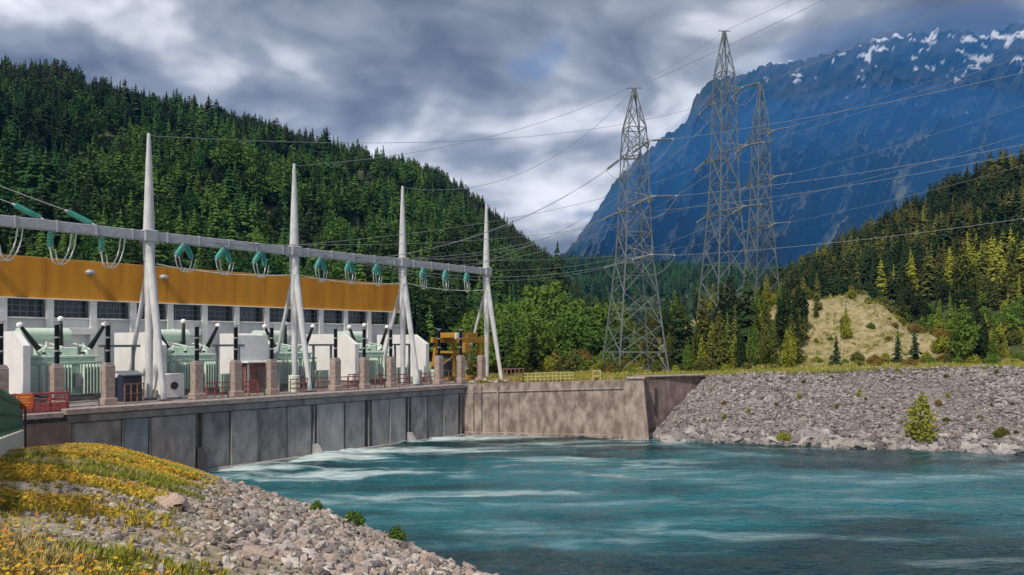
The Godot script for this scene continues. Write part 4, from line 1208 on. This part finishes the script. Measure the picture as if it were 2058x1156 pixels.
func build_bank() -> void:
	var g := []
	for i in 131:
		var u := lerpf(-7.0, 52.0, pow(i / 130.0, 1.5))
		var row := []
		for j in 151:
			var t := lerpf(-45.0, 66.0, j / 150.0)
			var p := ut(u, t)
			var q := Vector3(p.x, bank_h(p.x, p.y) + n_fine.get_noise_2d(p.x * 8.0, p.y * 8.0) * 0.05, -p.y)
			if (q - OX).dot(BX) > -0.3: q.y = minf(q.y, 3.4)
			row.append(q)
		g.append(row)
	var b := MB.new()
	smooth_grid(b, g)
	var bank := part("near_bank", b, M.bank_soil, self)
	tag(bank, "", "", "", "structure")
	# stones
	var big := []; var rest := []
	for i in 22000:
		var t := rng.randf_range(2.0, 54.0)
		var lim := 17.2 - 0.305 * t + n_ground.get_noise_1d(t * 14.0) * 1.8
		var u := rng.randf_range(-1.2, maxf(lim + 1.5, 0.4))
		if u > lim - 1.5 and rng.randf() < (u - lim + 1.5) / 3.0: continue
		var p := ut(u, t)
		if p.y < 4.0: continue
		var s := rng.randf_range(0.08, 0.2) if rng.randf() < 0.62 else rng.randf_range(0.17, 0.4)
		if u < 1.5 and rng.randf() < 0.3: s *= 1.5
		if u > lim - 2.0: s *= 0.55
		var at := Vector3(p.x, bank_h(p.x, p.y) + s * 0.12, -p.y)
		if (at - OX).dot(BX) > -0.4: continue
		var xf := spin_scale(Vector3(s * rng.randf_range(0.9, 1.5), s * rng.randf_range(0.55, 0.9), s), at)
		var v := screen(at)
		var inside := absf(v.x) < 0.64 and v.y > -0.30
		(big if inside and u < lim else rest).append([s / v.z, xf])
	for i in 15000:
		var t := rng.randf_range(4.0, 50.0)
		var u := 17.4 - 0.305 * t - 1.0 + absf(rng.randfn()) * 4.0
		var p := ut(u, t)
		if p.y < 5.0 or p.x / p.y < -0.7: continue
		if n_fine.get_noise_2d(p.x * 2.2, p.y * 2.2) > 0.02: continue
		var at := Vector3(p.x, bank_h(p.x, p.y), -p.y)
		if (at - OX).dot(BX) > -0.4: continue
		var s := rng.randf_range(0.03, 0.11)
		rest.append([0.0, spin_scale(Vector3(s * 1.3, s * 0.7, s), at)])
	big.sort_custom(func(x, y): return x[0] > y[0])
	for i in mini(300, big.size()): piece("stone", stone(), bank, big[i][1], M["stone%d" % (rng.randi() % 5)])
	for i in range(300, big.size()): rest.append(big[i])
	scatter_stones("loose_stones", rest, bank, PEBBLE)
	# one pale boulder in the grass
	var bp := Vector2(-7.45, 17.3)
	var o := thing("boulder", "smooth salmon pink boulder half sunk in the grass of the near bank", "boulder", Vector3(bp.x, bank_h(bp.x, bp.y), -bp.y))
	var mb := MB.new()
	var rows := []
	for i in 7:
		var row := []
		for k in 13:
			var th := PI * 0.55 * i / 6.0; var a := TAU * k / 12.0
			var r := 1.0 + n_fine.get_noise_3d(cos(a) * 9.0, i * 3.0, sin(a) * 9.0) * 0.35
			row.append(Vector3(sin(th) * cos(a) * 0.42, cos(th) * 0.27, sin(th) * sin(a) * 0.34) * r)
		rows.append(row)
	smooth_grid(mb, rows)
	var pm := noisy(lin(.36, .25, .2), lin(.48, .36, .3), lin(.58, .47, .4), 1.0, 0.9, 91, 0.03, 2.0)
	part("rock", mb, pm, o)
	# plants of the bank: blades and small flowers in drifts
	var tuft := MB.new()
	for k in 9:
		var a := rng.randf() * TAU
		var d := Vector3(cos(a), 0, sin(a)); var w := Vector3(-sin(a), 0, cos(a)) * 0.06
		var base := d * rng.randf_range(0.0, 0.16)
		tuft.tri(base - w, base + w, base + d * rng.randf_range(0.1, 0.5) + Vector3(0, rng.randf_range(0.5, 1.0), 0))
	var tm := tuft.mesh(M.tint)
	var fl := MB.new()
	for k in 5:
		var a := TAU * k / 5.0
		fl.tri(Vector3.ZERO, Vector3(cos(a), 0.25, sin(a)), Vector3(cos(a + 1.0), 0.25, sin(a + 1.0)))
	fl.tri(Vector3(-0.1, -2.2, 0), Vector3(0.1, -2.2, 0), Vector3.ZERO)
	var fm := fl.mesh(M.tint)
	var xs := []; var cs := []; var fx := []; var fc := []
	for i in 110000:
		var t := rng.randf_range(3.0, 53.0)
		var lim := 17.2 - 0.305 * t + n_ground.get_noise_1d(t * 14.0) * 1.8
		lim += 1.3 * smoothstep(8.0, 18.0, t) * (1.0 - smoothstep(34.0, 46.0, t))
		var u := lim - 2.0 + absf(rng.randfn()) * 6.0
		var p := ut(u, t)
		if p.y < 5.0 or p.x / p.y < -0.72: continue
		var dn := n_fine.get_noise_2d(p.x * 2.2, p.y * 2.2)
		var cover := clampf((u - lim + 2.0) / 4.0, 0.0, 1.0) * clampf(0.52 + dn * 2.4, 0.06, 1.0)
		if rng.randf() > cover: continue
		var at := Vector3(p.x, bank_h(p.x, p.y), -p.y)
		if (at - OX).dot(BX) > -0.25: continue
		var h := rng.randf_range(0.06, 0.17) * (1.0 + 0.5 * clampf((p.y - 12.0) / 20.0, 0, 1))
		var xf := Transform3D(Basis(Vector3.UP, rng.randf() * TAU).scaled(Vector3(h * 1.4, h, h * 1.4)), at)
		var kind := n_fine.get_noise_2d(p.x * 1.3 + 60.0, p.y * 1.0) + rng.randf_range(-0.12, 0.12)
		var c := Color(.24, .27, .04)
		if t < 11.5 and u > lim - 1.0: kind -= 0.2
		if kind > 0.06: c = Color(.44, .36, .06)
		elif kind < -0.22: c = Color(.40, .33, .13)
		var br := rng.randf_range(0.6, 1.25)
		xs.append(xf); cs.append(Color(c.r * br, c.g * br, c.b * br))
		var fn := n_fine.get_noise_2d(p.x * 1.1 - 30.0, p.y * 0.9 + 12.0)
		for rep in (3 if rng.randf() < clampf(0.12 + fn * 1.4, 0.0, 0.5) else 0):
			var fs := rng.randf_range(0.014, 0.032) * (1.0 + 0.8 * clampf((p.y - 12.0) / 20.0, 0, 1))
			fx.append(Transform3D(Basis(Vector3(rng.randf() - .5, 0, rng.randf() - .5).normalized(), rng.randf() * 0.7).scaled(Vector3.ONE * fs), at + Vector3(rng.randf_range(-.12, .12), h * rng.randf_range(0.6, 1.05), rng.randf_range(-.12, .12))))
			fc.append([Color(.58, .38, .03), Color(.55, .42, .05), Color(.58, .27, .025), Color(.46, .18, .03)][rng.randi() % 4 if fn > 0.18 else [0, 2][rng.randi() % 2]])
	print("tufts ", xs.size(), " flowers ", fx.size())
	tag(many("grass", tm, xs, cs, self), "short yellow and green grass covering the near bank", "grass")
	tag(many("wildflowers", fm, fx, fc, self), "small yellow and orange flowers scattered over the near bank", "flowers")

func scatter_stones(called: String, list: Array, parent: Node, palette: Array) -> void:
	stone()
	var sets := []; var cols := []
	for k in stones.size(): sets.append([]); cols.append([])
	for i in list.size():
		var k := i % stones.size()
		sets[k].append(list[i][1]); cols[k].append(stone_color(palette))
	for k in stones.size():
		if sets[k].size(): many(called, stones[k], sets[k], cols[k], parent)

func land_edge(x: float) -> Array:
	var k := 0
	var rows: Array = [[12.0, 69.9, 18.0, 73.4, 5.04]] + LAND
	while k < rows.size() - 2 and rows[k + 1][0] < x: k += 1
	var f := clampf((x - rows[k][0]) / (rows[k + 1][0] - rows[k][0]), 0.0, 1.0)
	var o := []
	for i in 5: o.append(lerpf(rows[k][i], rows[k + 1][i], f))
	return o

func bank_point(x: float, s: float) -> Vector3:
	var e := land_edge(x)
	return Vector3(lerpf(e[0], e[2], s), e[4] * s, -lerpf(e[1], e[3], s))

func build_embankment() -> void:
	var g := []
	var x := 12.0
	while x < 120.0:
		var row := []
		for j in range(-3, 15):
			var p := bank_point(x, j / 14.0)
			p.y += n_fine.get_noise_2d(p.x * 3.0, p.z * 3.0) * 0.1 if j < 14 else 0.0
			p.y += n_ground.get_noise_2d(p.x * 4.0, p.z * 4.0) * 0.22 if j < 14 else 0.0
			row.append(p)
		g.append(row)
		x += 0.8
	var b := MB.new()
	smooth_grid(b, g)
	var em := part("embankment", b, M.gravel_dark, self)
	tag(em, "", "", "", "structure")
	var big := []; var rest := []
	for i in 30000:
		var xx := 12.0 + 34.0 * rng.randf() if i % 6 else 46.0 + 40.0 * rng.randf()
		var s := rng.randf_range(-0.05, 1.03)
		var low := pow(clampf(1.0 - s / 0.22, 0, 1), 0.8)
		var size := 0.11 + 0.34 * pow(rng.randf(), 2.4) * (1.0 + n_ground.get_noise_2d(xx * 5.0, s * 60.0)) + low * low * rng.randf_range(0.0, 0.5) + (rng.randf_range(0.3, 0.85) if low > 0.3 and rng.randf() < 0.07 else 0.0)
		if low > 0.2 and rng.randf() < 0.35: continue
		if s > 0.95: size *= 0.8
		var p := bank_point(xx, s)
		p.y += n_ground.get_noise_2d(p.x * 4.0, p.z * 4.0) * 0.22
		p.y += size * 0.12
		var xf := spin_scale(Vector3(size * rng.randf_range(0.9, 1.4), size * rng.randf_range(0.6, 0.9), size), p)
		(big if screen(p).x < 0.66 else rest).append([size / -p.z, xf])
	big.sort_custom(func(q, r): return q[0] > r[0])
	for i in 40:
		var wp := bank_point(rng.randf_range(14.0, 44.0), rng.randf_range(0.1, 0.95))
		shrub("tiny weed tuft rooted between the stones of the embankment", wp, rng.randf_range(0.2, 0.5), [M.olive, M.ochre, M.lime][i % 3], "weeds in the embankment", "weed")
	for i in mini(300, big.size()): piece("stone", stone(), em, big[i][1], M["slate%d" % (rng.randi() % 5)])
	for i in range(300, big.size()): rest.append(big[i])
	scatter_stones("rubble_stones", rest, em, SLATE)

# ------------------------------------------------------------------ trees
func make_plants() -> void:
	var tb := MB.new()
	tb.tube([Vector3(0, 0, 0), Vector3(0.01, 0.5, 0.01), Vector3(0, 1, 0)], [0.1, 0.075, 0.03], 6)
	trunk_mesh = tb.mesh(M.bark)
	for q in [[0.17, 17, 0.10], [0.14, 19, 0.12], [0.21, 15, 0.08], [0.12, 18, 0.2], [0.18, 13, 0.26]]:
		needle_meshes.append(conifer_crown(q[0], q[1], q[2], M.tint))
	needle_meshes.append(leaf_crown([[0, .35, 0, .19, .2], [.08, .5, .04, .15, .17], [-.07, .55, -.05, .14, .17], [.02, .72, .02, .1, .15], [0, .88, 0, .05, .12], [-.1, .25, .08, .15, .13], [.11, .28, -.08, .14, .13]], 1100, 0.030, M.tint))
	needle_meshes.append(leaf_crown([[0, .45, 0, .24, .28], [.15, .4, .08, .18, .2], [-.14, .5, -.08, .18, .2], [.04, .68, .04, .17, .18], [-.04, .82, 0, .1, .13]], 1200, 0.034, M.tint))
	leaf_meshes.column = [leaf_crown([[0, .4, 0, .14, .4], [.05, .3, .02, .17, .24], [-.05, .22, -.04, .16, .2], [-.02, .68, 0, .08, .24], [0, .88, 0, .035, .12]], 1500, 0.030, M.tint), leaf_crown([[0, .35, 0, .17, .34], [-.06, .45, .03, .12, .28], [.07, .3, -.03, .14, .2], [.02, .72, 0, .07, .2], [0, .9, 0, .03, .1]], 1500, 0.030, M.tint)]
	leaf_meshes.round = [leaf_crown([[0, .62, 0, .3, .3], [.24, .5, .05, .22, .22], [-.22, .48, -.08, .24, .24], [.02, .42, .25, .2, .2], [.1, .8, -.1, .18, .18], [-.12, .78, .1, .16, .17]], 2200, 0.036, M.tint), leaf_crown([[0, .55, 0, .26, .4], [.2, .42, .1, .2, .24], [-.18, .6, 0, .18, .22], [0, .85, .04, .13, .16]], 2000, 0.036, M.tint)]
	leaf_meshes.bush = [leaf_crown([[0, .4, 0, .5, .5], [.4, .32, .1, .36, .36], [-.4, .3, -.1, .38, .36], [.05, .3, .4, .36, .34]], 1500, 0.065, M.tint), leaf_crown([[0, .45, 0, .38, .5], [.3, .3, -.2, .36, .34], [-.25, .36, .2, .32, .4]], 1400, 0.065, M.tint)]
	leaf_meshes.wisp = [leaf_crown([[0, .5, 0, .16, .48], [.14, .36, .06, .12, .36], [-.14, .34, -.05, .12, .34], [.04, .8, .02, .08, .22]], 900, 0.030, M.tint)]

func build_trees() -> void:
	var pine := [M.pine0, M.pine1, M.pine2, M.pine3, M.pine4]
	var pine_col := [Color(.026, .048, .016), Color(.042, .088, .020), Color(.075, .145, .026), Color(.034, .096, .026), Color(.072, .078, .022)]
	# wooded hill behind the powerhouse
	var list := []
	for i in 15000:
		var u := rng.randf(); var s := pow(rng.randf(), 0.8) * 1.12
		if u < 0.12 and rng.randf() < 0.6: continue
		var p := hill_point(L_FOOT, L_RIDGE, u, s, 14.0, 0.85)
		var v := screen(p)
		if v.x < -1.1: continue
		var n := n_ground.get_noise_2d(p.x * 0.9, p.y * 2.5) + rng.randf_range(-0.28, 0.28)
		var k := 0 if n < -0.16 else 1 if n < 0.04 else 3 if n < 0.2 else 2
		if s > 0.72 and rng.randf() < 0.75: k = [0, 0, 4][rng.randi() % 3]
		if s < 0.5 and v.x > -0.52 and v.x < -0.1 and k == 0 and rng.randf() < 0.6: k = 2
		if n_ground.get_noise_2d(p.x * 1.6 + 300.0, p.z * 1.6) < -0.22 and rng.randf() < 0.75: continue
		var h := lerpf(4.0, 12.5, pow(rng.randf(), 1.1)) * (0.9 if s > 0.8 else 1.0) * (1.0 + n_ground.get_noise_2d(p.x * 1.2, p.z * 1.2 + 80.0) * 0.5)
		var near: bool = v.x > -0.62 and v.x < 0.16 and v.y + h / v.z > (0.075 if v.x < -0.14 else 0.0)
		list.append([h / v.z * (1.0 if near else 0.0), p, h, k, rng.randi() % 7 if s < 0.6 else rng.randi() % 6, "on the crest of" if s > 0.85 else "high on" if s > 0.6 else "halfway up" if s > 0.3 else "low on"])
	forest("conifer_tree", ["dark green tree %s the wooded hill behind the powerhouse", "mid green tree %s the wooded hill behind the powerhouse", "bright green tree %s the wooded hill behind the powerhouse", "blue green tree %s the wooded hill behind the powerhouse", "olive brown tree %s the wooded hill behind the powerhouse"], "conifers on the hill behind the powerhouse", list, pine, pine_col, "hill_forest", "dense conifer forest covering the hill behind the powerhouse", 300)
	# right hand slope
	list = []
	for i in 3400:
		var u := rng.randf(); var s := pow(rng.randf(), 0.85) * 1.12
		var p := hill_point(R_FOOT, R_RIDGE, u, s, 8.0, 0.9)
		var v := screen(p)
		if v.x > 0.95 or v.z < 60.0: continue
		if s < 0.12 and rng.randf() < 0.7: continue
		if v.x > 0.36 and v.x < 0.56 and v.z < 132.0: continue
		var n := n_ground.get_noise_2d(p.x * 2.4 + 50.0, p.y * 4.0) + rng.randf_range(-0.25, 0.25)
		var k := 0 if n < -0.02 else 4 if n < 0.2 else 1 if n < 0.36 else 2
		list.append([(1.0 if v.x < 0.68 else 0.0) * 9.0 / v.z, p, rng.randf_range(3.5, 10.5) * (0.6 if s < 0.2 else 1.0), k, rng.randi() % 6, "high up" if s > 0.7 else "halfway up" if s > 0.35 else "low on"])
	forest("slope_conifer", ["dark tree %s the steep slope above the stone embankment", "olive brown tree %s the steep slope above the stone embankment", "yellow green tree %s the steep slope above the stone embankment", "blue green tree %s the steep slope above the stone embankment", "olive tree %s the steep slope above the stone embankment"], "conifers on the slope above the embankment", list, [M.pine0, M.olive, M.lime, M.pine3, M.pine4], [pine_col[0], pine_col[4], Color(.14, .15, .03), pine_col[3], Color(.085, .09, .024)], "slope_forest", "conifer wood on the upper slope above the embankment", 300)
	# far ridge in the valley
	list = []
	for i in 3000:
		var p := hill_point(M_FOOT, M_RIDGE, rng.randf(), pow(rng.randf(), 0.7) * 1.05, 20.0, 0.9)
		list.append([0.0, p, rng.randf_range(11, 18), [0, 1, 3, 3][rng.randi() % 4], rng.randi() % 5, ""])
	forest("valley_conifer", ["", "", "", "", ""], "", list, pine, pine_col, "valley_forest", "hazy blue green forest on the low ridge in the valley", 0)
	# shrubs and broadleaf trees at the foot of both hills
	var foot := []
	for i in 800:
		var x := rng.randf_range(-6.0, 60.0); var d := 82.0 + 83.0 * pow(rng.randf(), 1.3)
		if x < 10.0 and d < 88.0: continue
		var v := Vector2(x / d, 0)
		if v.x > 0.62 or v.x < -0.05: continue
		var bare := v.x > 0.37 and v.x < 0.53 and d < 118.0
		if bare and rng.randf() < 0.97: continue
		if Vector2(x - 13.2, d - 86.0).length() < 4.5 and rng.randf() < 0.6: continue
		foot.append([x, d])
	for q in foot:
		var y := land_y(q[0], q[1]) - 0.1
		var vx: float = q[0] / q[1]
		var kind := rng.randf()
		var at := Vector3(q[0], y, -q[1])
		var zone := "beside the tower at the buttress" if vx < 0.21 else "below the two rear towers" if vx < 0.29 else "between the rear towers and the mound" if vx < 0.37 else "beyond the bare earth mound"
		var zl := "beside the yellow hoist" if vx < 0.0 else "above the yellow railing" if vx < 0.09 else "behind the tower at the buttress"
		if vx < 0.13:
			if q[1] < 98.0 and q[0] > 5.5: kind = 0.9
			if kind < 0.45: tree("broadleaf_tree", "bright green broadleaf tree " + zl, "tree", leaf_meshes.round[rng.randi() % 2], [M.leaf, M.pine2, M.leaf][rng.randi() % 3], at, rng.randf_range(4.0, 8.5) * q[1] / 110.0, 1.0, "broadleaf trees between yard and valley")
			elif kind < 0.72: tree("low_conifer", "dark conifer among the broadleaf trees " + zl, "tree", needle_meshes[rng.randi() % 5], [M.pine0, M.pine1][rng.randi() % 2], at, rng.randf_range(4.0, 9.0) * q[1] / 110.0, 1.3, "conifers behind the retaining wall")
			else: shrub("yellow green shrub behind the retaining wall " + zl, at, rng.randf_range(1.2, 2.8), [M.lime, M.olive, M.ochre, M.leaf][rng.randi() % 4], "shrubs behind the retaining wall")
		elif q[1] < 94.0 and q[0] < 18.5: shrub("low yellow green shrub at the foot of the tower by the buttress", at, rng.randf_range(0.7, 1.6), [M.lime, M.olive, M.leaf][rng.randi() % 3], "shrubs at the tower foot")
		elif kind < 0.30: tree("slender_conifer", "slender olive green conifer on the terrace " + zone, "tree", needle_meshes[[1, 3, 5][rng.randi() % 3]], [M.pine4, M.olive, M.olive, M.pine0, M.leaf][rng.randi() % 5], at, rng.randf_range(3.0, 8.0), 0.95, "slender conifers on the terrace")
		elif kind < 0.40: tree("columnar_tree", "slender dark columnar tree on the terrace " + zone, "tree", leaf_meshes.column[rng.randi() % 2], [M.dark, M.olive][rng.randi() % 2], at, rng.randf_range(4.0, 8.0), 1.0, "dark columnar trees on the terrace", 0.8)
		elif kind < 0.60: tree("young_tree", "yellow green young tree on the terrace " + zone, "tree", leaf_meshes.column[rng.randi() % 2], [M.lime, M.leaf, M.lime, M.lime, M.olive][rng.randi() % 5], at, rng.randf_range(2.5, 5.5), 0.8, "yellow green young trees on the terrace", 0.8)
		else: shrub("low yellow green shrub on the terrace " + zone, at, rng.randf_range(0.9, 2.2), [M.lime, M.olive, M.ochre, M.leaf][rng.randi() % 4], "shrubs on the terrace")
	# the ones that stand out
	for q in [[18.5, 88.0, 8.8, "c"], [20.0, 90.0, 7.1, "c"], [25.2, 96.0, 10.6, "k"], [22.5, 94.0, 9.6, "y"], [21.6, 86.0, 5.8, "y"], [29.0, 98.0, 12.3, "c"], [24.0, 84.0, 5.2, "k"], [31.0, 100.0, 8.7, "y"], [33.5, 104.0, 6.3, "y"], [33.5, 97.0, 11.9, "k"], [36.8, 102.0, 12.3, "k"], [31.6, 90.0, 5.9, "y"], [40.5, 106.0, 9.0, "y"], [33.4, 82.0, 4.2, "c"], [41.7, 86.0, 4.6, "c"], [42.5, 84.0, 5.0, "c"], [9.7, 170.0, 25.0, "c"], [6.2, 150.0, 15.0, "d"], [2.5, 130.0, 10.3, "d"], [11.5, 140.0, 11.0, "d"], [4.0, 118.0, 9.0, "d"]]:
		var y := land_y(q[0], q[1])
		var at := Vector3(q[0], y - 0.1, -q[1])
		var h: float = maxf(q[2] + 5.0 - y, 2.5)
		match q[3]:
			"c": tree("tall_conifer" if h > 6.0 else "small_conifer", ("tall pointed conifer standing out on the terrace" if h > 6.0 else "small pointed conifer alone at the edge of the embankment"), "tree", needle_meshes[[0, 2][rng.randi() % 2]], M.pine0 if h > 6.0 else M.dark, at, h, 1.05, "tall conifers standing out" if h > 6.0 else "small conifers at the embankment edge")
			"k": tree("columnar_tree", "tall dark columnar tree standing out on the terrace", "tree", leaf_meshes.column[rng.randi() % 2], M.dark, at, h, 0.75, "tall dark columnar trees", 0.8)
			"y": tree("young_tree", "tall yellow green tree among the dark columnar ones", "tree", leaf_meshes.column[rng.randi() % 2], M.lime if rng.randf() < 0.5 else M.olive, at, h, 0.75, "tall yellow green trees", 0.8)
			"d": tree("broadleaf_tree", "large bright green broadleaf tree at the foot of the wooded hill", "tree", leaf_meshes.round[rng.randi() % 2], M.leaf, at, h, 0.9, "large broadleaf trees")
	# sparse shrubs over the bare slope of the mound
	for i in 150:
		var x := rng.randf_range(34.0, 64.0); var d := rng.randf_range(78.0, 130.0)
		var ci := rng.randi() % 4
		shrub("small %s bush %s the bare earth mound" % [["yellow green", "olive", "ochre brown", "fresh green"][ci], "at the foot of" if d < 92.0 else "on the side of" if d < 108.0 else "behind the top of"], Vector3(x, land_y(x, d) - 0.05, -d), rng.randf_range(0.4, 1.4), [M.lime, M.olive, M.ochre, M.leaf][ci], "bushes on the bare mound", "bush")
	# tall dry grass along the crest
	var gx := []; var gc := []
	var gm := MB.new()
	for k in 9:
		var a := rng.randf() * TAU
		var dd := Vector3(cos(a), 0, sin(a)); var ww := Vector3(-sin(a), 0, cos(a)) * 0.05
		var bb := dd * rng.randf_range(0.0, 0.3)
		gm.tri(bb - ww, bb + ww, bb + dd * rng.randf_range(0.1, 0.5) + Vector3(0, rng.randf_range(0.5, 1.0), 0))
	for i in 26000:
		var x := rng.randf_range(-3.0, 66.0); var d := 69.0 + 60.0 * pow(rng.randf(), 1.5)
		var front := 73.6 if x < 18.3 else lerpf(73.6, 68.5, (x - 18.3) / 23.2)
		if x > 41.5: front = lerpf(68.5, 60.6, (x - 41.5) / 23.0)
		if x < 12.0: front = lerpf(72.5, 70.0, (x + 4.0) / 14.0)
		d += front - 69.0
		if n_fine.get_noise_2d(x * 1.5, d * 1.5) + rng.randf_range(-0.3, 0.3) < -0.1: continue
		var h := rng.randf_range(0.2, 0.55)
		gx.append(Transform3D(Basis(Vector3.UP, rng.randf() * TAU).scaled(Vector3(h * 1.3, h, h * 1.3)), Vector3(x, land_y(x, d) - 0.05, -d)))
		var c: Color = [Color(.30, .30, .06), Color(.42, .36, .12), Color(.20, .24, .04)][rng.randi() % 3]
		gc.append(c * rng.randf_range(0.7, 1.2))
	tag(many("dry_grass", gm.mesh(M.tint), gx, gc, self), "tall dry yellow green grass on the terrace behind the embankment", "grass")
	# shrubs at the foot of the steep slope
	for i in 70:
		var u := rng.randf_range(0.35, 0.95)
		var p := hill_point(R_FOOT, R_RIDGE, u, rng.randf_range(-0.03, 0.16), 8.0, 0.9)
		if screen(p).x > 0.68: continue
		p.y = maxf(p.y, land_y(p.x, -p.z)) - 0.1
		shrub("leafy shrub at the foot of the steep slope above the embankment", p, rng.randf_range(1.6, 3.6), [M.leaf, M.lime, M.olive, M.leaf, M.pine2][rng.randi() % 5], "shrubs at the foot of the slope")
	tree("withered_conifer", "withered rust brown conifer among the green ones on the slope", "tree", needle_meshes[1], M.rusty, hill_point(R_FOOT, R_RIDGE, 0.55, 0.3, 8.0, 0.9), 9.0, 1.0)
	# pale rock faces in the slope
	for q in [[0.42, 0.55, 6.0], [0.66, 0.42, 7.0], [0.62, 0.75, 7.0], [0.36, 0.8, 5.0], [0.72, 0.2, 5.0]]:
		var p := hill_point(R_FOOT, R_RIDGE, q[0], q[1], 8.0, 0.9)
		var o := thing("rock_outcrop", "pale grey rock outcrop showing between the trees of the slope", "rock", p, rng.randf() * TAU, "rock outcrops on the slope")
		for k in 4: piece("crag", stone(), o, spin_scale(Vector3(1, 1.5, 0.8) * q[2] * rng.randf_range(0.4, 0.7), Vector3(rng.randf_range(-2, 2), rng.randf_range(0, 2.5), rng.randf_range(-2, 2))), M.stone1)
	# plants on the stones by the water
	var wl := bank_point(31.6, 0.06)
	var o3 := tree("willow_shrub", "tall wispy yellow green willow shrub growing from the stones at the water edge", "shrub", leaf_meshes.wisp[0], M.lime, wl, 4.1, 1.2, "", 0.9, 0.012)
	shrub("small round yellow green shrub at the foot of the embankment", bank_point(22.0, 0.02), 1.0, M.lime, "")
	shrub("small pale shrub halfway up the foot stones near the willow", bank_point(37.0, 0.16), 0.9, M.olive, "")
	for q in [[0.7, 31.5, 0.9, "longer green shrub on the stones at the near waterline"], [1.3, 34.0, 0.7, "longer green shrub on the stones at the near waterline"], [0.2, 28.6, 0.8, "small bright green shrub on the near stones low at the water"]]:
		var p := ut(q[0], q[1])
		shrub(q[3], Vector3(p.x, bank_h(p.x, p.y), -p.y), q[2], M.leaf, "shrubs at the near waterline" if q[1] > 30 else "")

func shrub(label: String, at: Vector3, h: float, m: Material, group: String, called := "shrub") -> void:
	var o := thing(called, label, called, at, rng.randf() * TAU, group)
	var b := MB.new()
	for k in 5:
		var a := TAU * k / 5.0
		b.tube([Vector3(0, -0.2, 0), Vector3(cos(a) * h * 0.3, h * 0.6, sin(a) * h * 0.3)], [0.03, 0.012], 4)
	part("stems", b, M.bark, o)
	piece("foliage", leaf_meshes.bush[rng.randi() % 2], o, Transform3D(Basis().scaled(Vector3(h * rng.randf_range(0.8, 1.2), h, h * rng.randf_range(0.8, 1.2))), Vector3.ZERO), m)

func forest(called: String, labels: Array, group: String, list: Array, mats: Array, cols: Array, mass: String, mass_label: String, most: int) -> void:
	list.sort_custom(func(a, b): return a[0] > b[0])
	var sets := [[], [], [], [], [], [], []]; var tints := [[], [], [], [], [], [], []]; var trunks := []
	for i in list.size():
		var q = list[i]
		if i < most and q[0] > 0.0:
			tree(called, labels[q[3]] % q[5], "tree", needle_meshes[q[4]], mats[q[3]], q[1], q[2], rng.randf_range(0.8, 1.55), group, 0.6, 0.012)
		else:
			var w := rng.randf_range(0.8, 1.6)
			sets[q[4]].append(Transform3D(Basis(Vector3.UP, rng.randf() * TAU).scaled(Vector3(q[2] * w, q[2], q[2] * w)), q[1]))
			var c: Color = cols[q[3]]
			var f := rng.randf_range(0.6, 1.4)
			tints[q[4]].append(Color(c.r * f, c.g * f, c.b * f))
			trunks.append(Transform3D(Basis().scaled(Vector3(q[2] * 0.12, q[2] * 0.6, q[2] * 0.12)), q[1] - Vector3(0, 0.3, 0)))
	var o := Node3D.new()
	o.name = numbered(mass)
	add_child(o)
	tag(o, mass_label, "forest", "", "stuff")
	for k in 7:
		if sets[k].size(): many("crowns", needle_meshes[k], sets[k], tints[k], o)
	many("trunks", trunk_mesh, trunks, [], o)
